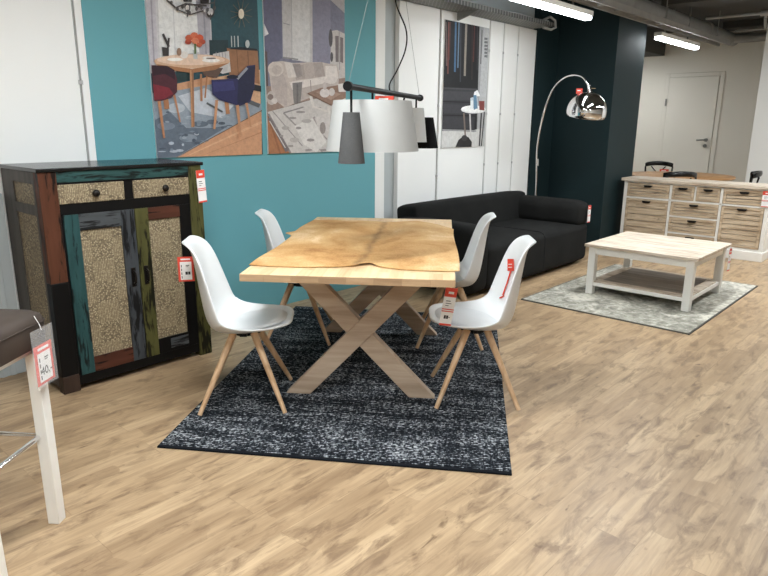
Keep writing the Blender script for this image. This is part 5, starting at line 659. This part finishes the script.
place(CH, *CHAIRS[0], 'white shell chair with wooden legs in front of the patchwork cabinet')
for p, lb in zip(CHAIRS[1:], ('white shell chair behind the table, before the teal wall below the posters',
                          'white shell chair between the far right table side and the sofa',
                          'white shell chair nearest the bare floor, red tag on its seat edge')):
    place(copy_tree(CH), *p, lb)

# ---------------------------------------------------------------- sofa
SF = empty('sofa', (4.40, 2.95, 0), 0, 'charcoal felt two-seat sofa with rounded arms along the white wall', 'sofa')
def cushion(name, x0, x1, y0, y1, z0, z1, r, par, puff=.02, rot=None, n=10):
    """soft block: rounded box with slightly puffed faces"""
    c = Vector(((x0+x1)/2, (y0+y1)/2, (z0+z1)/2)); hs = Vector(((x1-x0)/2, (y1-y0)/2, (z1-z0)/2))
    m = MB(); bm = m.bm
    bmesh.ops.create_cube(bm, size=2)
    bmesh.ops.subdivide_edges(bm, edges=bm.edges[:], cuts=n, use_grid_fill=True)
    for v in bm.verts:
        p = Vector((v.co.x*hs.x, v.co.y*hs.y, v.co.z*hs.z))
        q = Vector((max(-hs.x+r, min(hs.x-r, p.x)), max(-hs.y+r, min(hs.y-r, p.y)), max(-hs.z+r, min(hs.z-r, p.z))))
        d = p-q
        if d.length > 1e-9: p = q + d.normalized()*r if d.length > r else p
        a = [1-min(1, abs(p[i]/hs[i]))**2 for i in range(3)]
        p += Vector((math.copysign(puff*a[1]*a[2], p.x)*abs(p.x/hs.x), math.copysign(puff*a[0]*a[2], p.y)*abs(p.y/hs.y), math.copysign(puff*a[0]*a[1], p.z)*abs(p.z/hs.z)))
        if rot is not None: p = rot @ p
        v.co = p + c
    o = m.build(name, M_sofa, par, smooth='full', subsurf=1)
    return o
cushion('seat_base', .12, 2.12, .10, .93, .02, .20, .05, SF, .0)
cushion('seat_cushion', .24, 2.18, 0, .80, .03, .435, .06, SF, .008, n=24)
rb = Matrix.Rotation(math.radians(-6), 3, 'X')
cushion('back_cushion', .13, 2.10, .72, .99, .36, .722, .055, SF, .006, rb, n=24)
MB().tube([(1.1,.735,.45),(1.1,.745,.6),(1.1,.775,.70),(1.1,.83,.726),(1.1,.9,.718)], .004, 8).build('seam', plain('dark_seam', rgb(14,14,14), .9), SF, smooth=True)
cushion('arm', 0, .275, .02, .95, .02, .615, .075, SF, .010)
cushion('arm', 1.90, 2.19, .01, .93, .40, .672, .085, SF, .008)
MB().tube([(1.19,-.006,.06),(1.19,-.011,.25),(1.19,-.004,.39),(1.19,.02,.43),(1.19,.06,.443),(1.19,.4,.446),(1.19,.72,.44)], .005, 8).build('seam', plain('dark_seam', rgb(14,14,14), .9), SF, smooth=True)
cushion('back_frame', .1, 2.1, .84, 1.0, .02, .6, .04, SF, 0)

# ---------------------------------------------------------------- arc lamp
LP = empty('arc_floor_lamp', (6.9, 3.80, 0), 0, 'chrome arc floor lamp with a dome shade in front of the dark wall', 'floor lamp')
MB().lathe([(0,0),(.17,0),(.175,.01),(.175,.045),(.17,.05),(0,.05)], 40).build('base', M_black, LP, smooth=True)
arc = [(0,0,.05),(0,.0,.7),(-.02,.01,1.16),(-.04,-.03,1.45),(-.07,-.1,1.68),(-.11,-.19,1.835),(-.16,-.32,1.93),(-.2,-.45,1.962),(-.24,-.57,1.945),(-.275,-.64,1.90),(-.3,-.685,1.845)]
def smoothpath(p, n=6):
    p = [Vector(q) for q in p]; out = []
    for i in range(len(p)-1):
        a, b, c, d = p[max(i-1,0)], p[i], p[i+1], p[min(i+2,len(p)-1)]
        for k in range(n):
            t = k/n; out.append(.5*((2*b)+(c-a)*t+(2*a-5*b+4*c-d)*t*t+(3*b-a-3*c+d)*t**3))
    return out+[p[-1]]
MB().tube(smoothpath(arc), .0095, 12).build('stem', M_chrome, LP, smooth=True)
MB().cone((-.003,.0,.98),(-.006,.003,1.06),.014,.014,14).build('joint', M_chrome, LP, smooth=True)
dome_c = Vector((-.30,-.69,1.585)); DR = Matrix.Rotation(math.radians(-6), 4, 'Y') @ Matrix.Rotation(math.radians(10), 4, 'X')
pr = []
R = .205
for i in range(15):
    a = math.radians(90 - i*(90+14)/14); pr.append((max(.012, R*math.cos(a)), R*math.sin(a)))
inner = [(r-.006 if r > .02 else r, z-.005 if z > .1 else z) for r, z in reversed(pr)]
MB().lathe(pr+inner, 48, M=DR, c=dome_c).build('dome_shade', M_chrome, LP, smooth='full')
MB().cone(dome_c+DR@Vector((0,0,.195)), dome_c+Vector((0,0,.275)), .022, .016, 16).build('shade_cap', M_chrome, LP, smooth=True)
MB().tube([dome_c+Vector((.0,0,.235)), dome_c+Vector((.08,-.04,.235))], .006, 8).build('set_screw', M_chrome, LP, smooth=True)

# ---------------------------------------------------------------- pendant over the table
A = Vector((2.136,2.164,1.612)); B = Vector((3.404,2.761,1.612)); dv = (B-A); dn = dv.normalized()
PD = empty('pendant_lamp', (A+B)/2 + Vector((0,0,0)), math.atan2(dv.y, dv.x), 'four-shade pendant lamp on a black bar above the dining table', 'pendant lamp')
hl = dv.length/2
m = MB(); m.tube([(-hl+.03,0,0),(hl,0,0)], .0145, 14); m.cone((-hl+.018,0,0),(-hl+.042,0,0),.022,.022,16); m.cone((hl-.01,0,0),(hl+.012,0,0),.021,.021,16)
m.build('bar', M_blackm, PD, smooth=True)
def shade(x, y, ztop, zbot, rt, rb, mat, rod=None, n=48, sx=1):
    p = [(rt, ztop), (rb, zbot), (rb-.004, zbot), (rt-.004, ztop-.003)]
    M = Matrix.Diagonal((sx,1,1,1))
    o = MB().lathe(p, n, c=(x, y, 0), M=M, close=True).build('shade', mat, PD, smooth=True)
    s = MB(); s.tube(rod or [(x,y,ztop-.02),(x,y,-.012)], .006, 8)
    s.cone((x,y,ztop-.05),(x,y,ztop-.012),.018,.018,12)
    for k in range(3):
        a = k*2*PI/3; s.tube([(x,y,ztop-.015),(x+math.cos(a)*(rt-.004)*sx,y+math.sin(a)*(rt-.004),ztop-.008)], .0025, 6)
    s.build('shade_stem', M_blackm, o, smooth=True)
    return o
shade(-hl+.07, 0, -.114, -.348, .039, .064, M_shade_g)
shade(-.31, 0, -.052, -.30, .20, .24, M_shade_w)
shade(hl-.1, 0, -.066, -.278, .05, .073, M_shade_w)
shade(hl+.07, -.02, -.122, -.322, .056, .092, M_shade_b, rod=[(.31,0,-.012),(.31,.02,-.10),(.36,.1,-.14),(hl-.1,.12,-.14),(hl+.06,.06,-.14),(hl+.07,-.02,-.142)])
up = .94
for a in (-hl+.03, hl-.02):
    MB().tube([(a,0,.01),(a*.02,0,up)], .0011, 5).build('suspension_wire', M_steel, PD, smooth=True)
pc = [(.0,.0,.01),(.0,.0,.05),(.05,-.03,.13),(.1,-.06,.24),(.1,-.06,.34),(.04,-.02,.46),(.02,-.01,.58),(.03,-.01,.75),(0,0,up)]
MB().tube(smoothpath(pc), .0042, 8).build('power_cable', M_blackm, PD, smooth=True)
MB().lathe([(0,up),(.05,up),(.05,up+.03),(0,up+.03)], 24).build('canopy', M_blackm, PD, smooth=True)
# trunking rail that carries the pendant
RA0 = (A+B)/2
tr = empty('ceiling_rail', (RA0.x, RA0.y, 1.612+up+.03), math.atan2(dv.y, dv.x), 'grey ceiling rail carrying the pendant lamp, above the picture', 'rail')
MB().box(-.8,.8,-.04,.04,0,.05).build('rail_body', M_pipe, tr)
for x in (-.6,.6): MB().box(x-.01,x+.01,-.01,.01,.05,ZC-(1.612+up+.03)-.001).build('hanger', M_steel, tr)

# ---------------------------------------------------------------- grey rug and coffee table
R2 = empty('rug', (4.71, 1.30, 0), 0, 'faded grey rug under the white coffee table', 'rug')
MB().box(.012, 1.938, .012, 1.358, 0, .011).build('pile', M_rug2, R2, bevel=.003)
m = MB(); m.box(0,1.95,0,.012,0,.009).box(0,1.95,1.358,1.37,0,.009).box(0,.012,.012,1.358,0,.009).box(1.938,1.95,.012,1.358,0,.009)
m.build('binding', M_rug2e, R2)
CT = empty('coffee_table', (5.245, 1.455, .011), 0, 'square white coffee table with a pale weathered board top on the grey rug', 'coffee table')
S = .932
m = MB()
for i in range(7): m.box(.002+i*S/7, (i+1)*S/7-.001, 0, S, .418, .442)
m.build('tabletop', M_ctw, CT, bevel=.002)
L = .062; i0 = .03; i1 = S-.03
for a in (i0, i1-L):
    for b in (i0, i1-L): MB().box(a, a+L, b, b+L, 0, .418).build('leg', M_whitel, CT, bevel=.003)
for q in ((i0+.01,i0+.035,i0+L,i1-L),(i1-.035,i1-.01,i0+L,i1-L)): MB().box(*q, .355, .418).build('apron', M_whitel, CT, bevel=.002)
for q in ((i0+L,i1-L,i0+.01,i0+.035),(i0+L,i1-L,i1-.035,i1-.01)): MB().box(*q, .355, .418).build('apron', M_whitel, CT, bevel=.002)
sh = MB().box(i0+.01,i1-.01,i0+L,i1-L,.075,.105).box(i0+L,i1-L,i0+.01,i0+L,.075,.105).box(i0+L,i1-L,i1-L,i1-.01,.075,.105).build('shelf', M_whitel, CT, bevel=.002)
m = MB(); m.box(i0+.02,i0+.11,i0+L,i1-L,.1055,.115); m.box(i1-.11,i1-.02,i0+L,i1-L,.1055,.115); m.box(i0+L+.06,i1-L-.06,i0+.02,i0+.1,.1055,.115); m.box(i0+L+.06,i1-L-.06,i1-.1,i1-.02,.1055,.115)
m.build('shelf_border', M_ctw, sh)
m = MB()
for k in range(5): m.box(i0+.112+k*.135, i0+.112+k*.135+.132, i0+.102, i1-.102, .1055, .117)
m.build('shelf_boards', M_ctg, sh, bevel=.002)

# ---------------------------------------------------------------- sideboard
SB = empty('sideboard', (7.93, 1.56, 0), 0, 'white sideboard with weathered wooden drawers against the dark column', 'sideboard')
Wd, Dp = 1.60, .38
m = MB(); m.box(.02,Dp,.0,.022,.1,.79).box(.02,Dp,Wd-.022,Wd,.1,.79).box(Dp-.01,Dp,.022,Wd-.022,.1,.79).box(.02,Dp-.01,.022,Wd-.022,.1,.115)
m.box(.0,.02,0,.04,.1,.79).box(0,.02,Wd-.04,Wd,.1,.79)
for y in (.485,1.04): m.box(0,.2,y-.013,y+.013,.1,.79)
m.box(0,.2,.758,.776,.60,.79)
m.box(0,.2,.04,Wd-.04,.772,.79).box(0,.2,.04,Wd-.04,.585,.603).box(0,.02,.04,Wd-.04,.1,.128)
for z in (.41,.215): m.box(0,.2,.498,1.027,z-.009,z+.009)
m.build('carcass', M_whitel, SB, bevel=.002)
MB().box(-.035,Dp+.01,-.03,Wd+.03,.79,.826).build('top', M_ctw, SB, bevel=.004)
MB().box(-.018,Dp,-.012,Wd+.012,0,.1).build('plinth', M_whitel, SB, bevel=.004)
def front(name, y0, y1, z0, z1, boards, hz=None):
    m = MB(); f = .028
    m.box(-.004,.016,y0,y0+f,z0,z1).box(-.004,.016,y1-f,y1,z0,z1).box(-.004,.016,y0+f,y1-f,z1-f,z1).box(-.004,.016,y0+f,y1-f,z0,z0+f)
    hgt = (z1-z0-2*f)/boards
    for k in range(boards):
        a = z0+f+k*hgt
        m.hexa([(.000,y0+f,a+.004),(.016,y0+f,a+.004),(.016,y1-f,a+.004),(.000,y1-f,a+.004)], [(.008,y0+f,a+hgt-.002),(.017,y0+f,a+hgt-.002),(.017,y1-f,a+hgt-.002),(.008,y1-f,a+hgt-.002)])
    o = m.build(name, M_sbw, SB, bevel=.0015)
    yc = (y0+y1)/2; zh = z1-.03
    h = MB(); h.prism([(-.006,yc-.05,zh+.012),(-.006,yc+.05,zh+.012),(-.006,yc+.045,zh-.006),(-.006,yc+.03,zh-.013),(-.006,yc-.03,zh-.013),(-.006,yc-.045,zh-.006)], (-.018,0,0))
    h.build('handle', M_iron, o, bevel=.002)
    return o
front('drawer', 1.057, 1.556, .606, .769, 3); front('drawer', .78, 1.024, .606, .769, 3); front('drawer', .502, .754, .606, .769, 3); front('drawer', .044, .468, .606, .769, 3)
front('door', 1.057, 1.556, .13, .582, 5); front('door', .044, .468, .13, .582, 7)
for a, b in ((.421,.583),(.226,.399),(.13,.204)): front('drawer', .502, 1.023, a, b, 3 if b-a > .1 else 2)

# ---------------------------------------------------------------- round table and dark chairs behind the sideboard
RTB = empty('round_table', (9.88, 3.12, 0), 0, 'round oak table showing only its rim behind the sideboard', 'table')
MB().lathe([(0,.725),(.69,.725),(.70,.735),(.70,.755),(.69,.762),(0,.762)], 64).build('tabletop', M_tabr, RTB, smooth=True)
MB().lathe([(.05,.724),(.05,.3),(.07,.2),(.06,.05),(0,.05)], 24).build('pedestal', M_black, RTB, smooth=True)
for k in range(4):
    a = k*PI/2+.4; MB().tube([(.04*math.cos(a),.04*math.sin(a),.14),(.4*math.cos(a),.4*math.sin(a),.02)], .022, 10).build('foot', M_black, RTB, smooth=True)
def bistro():
    t = empty('bistro_chair', (0,0,0))
    MB().lathe([(0,.44),(.2,.44),(.215,.45),(.215,.465),(.2,.475),(0,.475)], 32).build('seat', M_black, t, smooth=True)
    # curved top rail with flat thickness
    m = MB()
    def rail(a, b):
        th = (a-.5)*1.9; r = .255
        zz = .80+.05*(1-abs(a-.5)**2*2.2)
        ph = b*2*PI
        return Vector((-r*math.cos(th)-.05+.016*math.cos(ph)*-1, r*1.02*math.sin(th), zz+.036*math.sin(ph)))
    m.grid(rail, 24, 10); m.build('top_rail', M_black, t, smooth='full')
    for s in (1,-1):
        MB().tube([(-.2,.17*s,0),(-.19,.185*s,.45),(-.20,.205*s,.80)], .014, 10).build('back_leg', M_black, t, smooth=True)
        MB().tube([(.16,.16*s,0),(.13,.14*s,.45)], .015, 10).build('front_leg', M_black, t, smooth=True)
        MB().tube(smoothpath([(-.19,.18*s,.47),(-.25,.05*s,.62),(-.285,-.11*s,.80)]), .009, 8).build('cross_strut', M_black, t, smooth=True)
    return t
BC = bistro(); GB = 'dark bistro chairs around the round table'
BC.location = (10.72, 3.72, 0); BC.rotation_euler = (0,0,math.radians(205))
tag(BC, 'dark bistro chair on the far side of the round table, full back rail showing', 'chair', GB)
c2 = copy_tree(BC); c2.location = (8.98, 2.93, 0); c2.rotation_euler = (0,0,math.radians(40))
tag(c2, 'dark bistro chair right behind the sideboard, only its low rail showing', 'chair', GB)
c3 = copy_tree(BC); c3.location = (9.60, 2.35, 0); c3.rotation_euler = (0,0,math.radians(104))
tag(c3, 'dark bistro chair seen edge-on above the right end of the sideboard', 'chair', GB)

# ---------------------------------------------------------------- bar stool at the left edge
ST = empty('bar_stool', uwp(-.82, -.45, 0), TA, 'brown padded stool with white legs cut by the left edge', 'stool')
ST.location = (.506, 2.372, 0)
cushion_mb = MB()
def sq(z, h, r, n=8):
    out = []
    for k in range(4):
        a0 = k*PI/2
        cx = (h-r)*(1 if k in (0,3) else -1); cy = (h-r)*(1 if k in (0,1) else -1)
        for i in range(n+1):
            a = a0 + i*PI/2/n; out.append(Vector((cx+r*math.cos(a), cy+r*math.sin(a), z)))
    return out
rings = [sq(.69,.212,.03), sq(.695,.220,.035), sq(.73,.224,.04), sq(.78,.224,.04), sq(.80,.217,.04), sq(.811,.20,.04), sq(.815,.17,.04), sq(.818,.08,.03)]
nn = len(rings[0]); vs = [v for r in rings for v in r]
cushion_mb._faces(vs, [(i*nn+k, i*nn+(k+1)%nn, (i+1)*nn+(k+1)%nn, (i+1)*nn+k) for i in range(len(rings)-1) for k in range(nn)] + [tuple(range(nn-1,-1,-1)), tuple(range((len(rings)-1)*nn, len(rings)*nn))])
sp = cushion_mb.build('seat', M_brown, ST, smooth=True)
m = MB(); m.tube([(x, y, .777) for x, y in [(v.x*1.004, v.y*1.004) for v in sq(0,.224,.04)]] + [(.224*1.004, .184, .777)], .003, 6); m.build('piping', M_brown, sp, smooth=True)
MB().box(-.195,.195,-.195,.195,.668,.69).build('seat_frame', M_whitel, ST, bevel=.003)
for sx in (1,-1):
    for sy in (1,-1):
        a = .022; f = (.165*sx, .195*sy); tp = (.172*sx, .188*sy)
        m = MB(); m.hexa([(f[0]-a,f[1]-a,0),(f[0]+a,f[1]-a,0),(f[0]+a,f[1]+a,0),(f[0]-a,f[1]+a,0)], [(tp[0]-a,tp[1]-a,.668),(tp[0]+a,tp[1]-a,.668),(tp[0]+a,tp[1]+a,.668),(tp[0]-a,tp[1]+a,.668)])
        m.build('leg', M_whitel, ST, bevel=.003)
for p, q in (((.16,-.178),(.16,.178)),((-.16,-.178),(-.16,.178)),((-.16,-.178),(.16,-.178)),((-.16,.178),(.16,.178))):
    MB().cone((*p,.35),(*q,.35),.009,.009,12).build('stretcher', M_chrome, ST, smooth=True)

# ---------------------------------------------------------------- price tags
def text_part(txt, size, loc, par, mat, name='lettering', rot=(PI/2,0,0), ext=.0003):
    cu = bpy.data.curves.new('txt', 'FONT'); cu.body = txt; cu.size = size; cu.extrude = ext; cu.align_x = 'CENTER'; cu.align_y = 'CENTER'
    o = bpy.data.objects.new('txt', cu); COL.objects.link(o)
    dg = bpy.context.evaluated_depsgraph_get(); me = bpy.data.meshes.new_from_object(o.evaluated_get(dg))
    bpy.data.objects.remove(o); bpy.data.curves.remove(cu)
    me.materials.clear(); me.materials.append(mat)
    q = bpy.data.objects.new(name, me); COL.objects.link(q); q.parent = par; q.location = loc; q.rotation_euler = rot
    return q
def price_tag(p, w, h, facing, label, style='long', lean=0, roll=0, yaw=None, price=None, sleeve=False):
    """card hanging from p (its top middle); facing = direction its front looks, in degrees from +X"""
    a = math.radians(facing)
    t = empty('price_tag', p, 0, label, 'price tag', None)
    t.rotation_euler = (Matrix.Rotation(a+PI/2, 4, 'Z') @ Matrix.Rotation(math.radians(lean), 4, 'X') @ Matrix.Rotation(math.radians(roll), 4, 'Y')).to_euler()
    # local frame: x right, z up, front = -y
    if style == 'red':
        MB().box(-w/2,w/2,-.001,.001,-h,0).build('card', M_red, t)
        MB().box(-w*.3,w*.2,-.0016,-.001,-h*.5,-h*.3).build('header_print', M_card, t)
    elif style == 'frame':
        MB().box(-w/2,w/2,-.001,.001,-h,0).build('card', M_red, t)
        MB().box(-w*.36,w*.36,-.0022,-.001,-h*.93,-h*.2).build('price_field', M_card, t)
        if price: text_part(price, w*.42, (w*.05,-.0026,-h*.68), t, M_ink, 'price_text', rot=(PI/2, 0, 0))
        m = MB()
        for k in range(4): m.box(-w*.30,-w*.30+w*.05,-.0027,-.0022,-h*(.32+.15*k)-h*.1,-h*(.32+.15*k))
        m.box(w*.0,w*.22,-.0027,-.0022,-h*.36,-h*.33).box(w*.0,w*.17,-.0027,-.0022,-h*.41,-h*.39)
        if not price: m.box(-w*.05,w*.1,-.0027,-.0022,-h*.72,-h*.6).box(w*.13,w*.26,-.0027,-.0022,-h*.72,-h*.6)
        m.build('small_print', M_ink, t)
        MB().box(-w*.3,w*.3,-.0022,-.001,-h*.13,-h*.07).build('header_print', M_card, t)
    else:
        MB().box(-w/2,w/2,-.001,.001,-h,0).build('card', M_card, t)
        MB().box(-w/2,w/2,-.002,-.001,-h*.24,0).build('header', M_red, t)
        MB().box(-w/2,w/2,-.002,-.001,-h*.58,-h*.555).box(-w/2,w/2,-.002,-.001,-h*.635,-h*.61).box(-w/2,w/2,-.002,-.001,-h,-h*.95).build('red_rule', M_red, t)
        m = MB(); m.box(-w*.28,w*.1,-.0016,-.001,-h*.36,-h*.34).box(-w*.28,w*.2,-.0016,-.001,-h*.42,-h*.405).box(-w*.28,w*.0,-.0016,-.001,-h*.48,-h*.465)
        m.build('small_print', M_ink, t)
        if price: MB().box(-w*.22,-w*.05,-.0016,-.001,-h*.82,-h*.73).box(-w*.02,w*.14,-.0016,-.001,-h*.82,-h*.73).box(w*.18,w*.28,-.0016,-.001,-h*.79,-h*.77).build('price_print', M_ink, t)
        MB().box(-w*.2,w*.25,-.0026,-.002,-h*.16,-h*.1).build('header_print', M_card, t)
    if sleeve:
        MB().box(-w*.62,w*.62,-.0042,-.0036,-h*1.06,h*.42).build('sleeve', M_sleeve, t)
        MB().tube([(-.0,-.004,h*.36),(.004,.004,h*.5),(-.006,.012,h*.72)], .0012, 6).build('tag_loop', M_card, t)
    return t
price_tag((2.168,3.452,1.168), .06, .195, 275, 'red and white price tag on the right edge of the patchwork cabinet', roll=-3)
price_tag((1.785,3.035,.752), .082, .135, 235, 'red framed price tag behind the back of the left white chair', style='frame')
price_tag((2.507,1.806,.666), .062, .195, 232, 'red and white price tag hanging at the seat edge of the right white chair', price=True, roll=9)
price_tag((.766,2.266,.708), .098, .14, 307, 'red framed price tag in a clear sleeve on the brown stool', style='frame', price='40,-', sleeve=True)
price_tag((6.15,1.4525,.41), .055, .20, 265, 'red and white price tag on the corner leg of the white coffee table')
price_tag((7.905,1.592,.775), .085, .17, 183, 'red and white price tag on the right end of the sideboard')
price_tag((6.475,2.925,.63), .05, .18, 262, 'red and white price tag on the right arm of the sofa')
price_tag((2.64,2.385,1.612-.022), .10, .036, 228, 'small red card lying on top of the big white pendant shade', style='red')
price_tag((6.535,3.175,1.815), .065, .05, 225, 'small red card on the cap of the chrome arc lamp', style='red')
price_tag((10.475,3.57,.79), .13, .06, 200, 'small red tag on the far bistro chair back rail', style='red')
# red strip stuck on the inside of the right chair's back
nv = Vector((-.86,.49,.13)).normalized(); org = Vector((2.9862,1.7769,.6044))
stk = empty('sticker', org, 0, 'red strip stuck on the inner backrest of the right white chair', 'sticker')
def on(p): return Vector(p)-org+nv*.0075
MB().tube([on(p) for p in ((2.9927,1.82,.5157),(2.9818,1.7888,.5351),(2.9876,1.7989,.5378),(2.9862,1.7769,.6044),(2.9844,1.7558,.6809))], .0042, 8).build('strip', M_red, stk, smooth=True)
bl = [on(p) for p in ((2.9986,1.7827,.6743),(2.9617,1.7242,.6896),(2.9857,1.7425,.7489),(3.0115,1.7947,.7374))]
MB().prism(bl, nv*.002).build('header', M_red, stk)
m = MB()
for f in (.3, .55):
    a = bl[0].lerp(bl[3], f)*.8+bl[1].lerp(bl[2], f)*.2; b = bl[0].lerp(bl[3], f)*.25+bl[1].lerp(bl[2], f)*.75
    m.tube([a+nv*.0025, b+nv*.0025], .0022, 6)
m.build('header_print', M_card, stk)

# ---------------------------------------------------------------- camera and view
cam = bpy.data.cameras.new('camera'); cam.sensor_width = 36; cam.lens = 36*642.642/768; cam.clip_start = .05
co = bpy.data.objects.new('camera', cam); COL.objects.link(co)
co.matrix_world = Matrix(((0.670539,0.179146,-0.719919,0),(-0.741832,0.172198,-0.648099,0),(0.007865,0.968635,0.248362,1.45),(0,0,0,1)))
SC.camera = co
wd = bpy.data.worlds.new('world'); SC.world = wd; wd.use_nodes = True
wd.node_tree.nodes['Background'].inputs[0].default_value = (.5,.5,.5,1); wd.node_tree.nodes['Background'].inputs[1].default_value = .05
SC.view_settings.view_transform = 'Standard'; SC.view_settings.look = 'None'; SC.view_settings.gamma = 1; SC.view_settings.use_curve_mapping = False
SC.view_settings.exposure = EXPOSURE
try:
    SC.cycles.use_denoising = True; SC.cycles.max_bounces = 8; SC.cycles.diffuse_bounces = 5; SC.cycles.sample_clamp_indirect = 6; SC.cycles.caustics_reflective = False
except Exception: pass
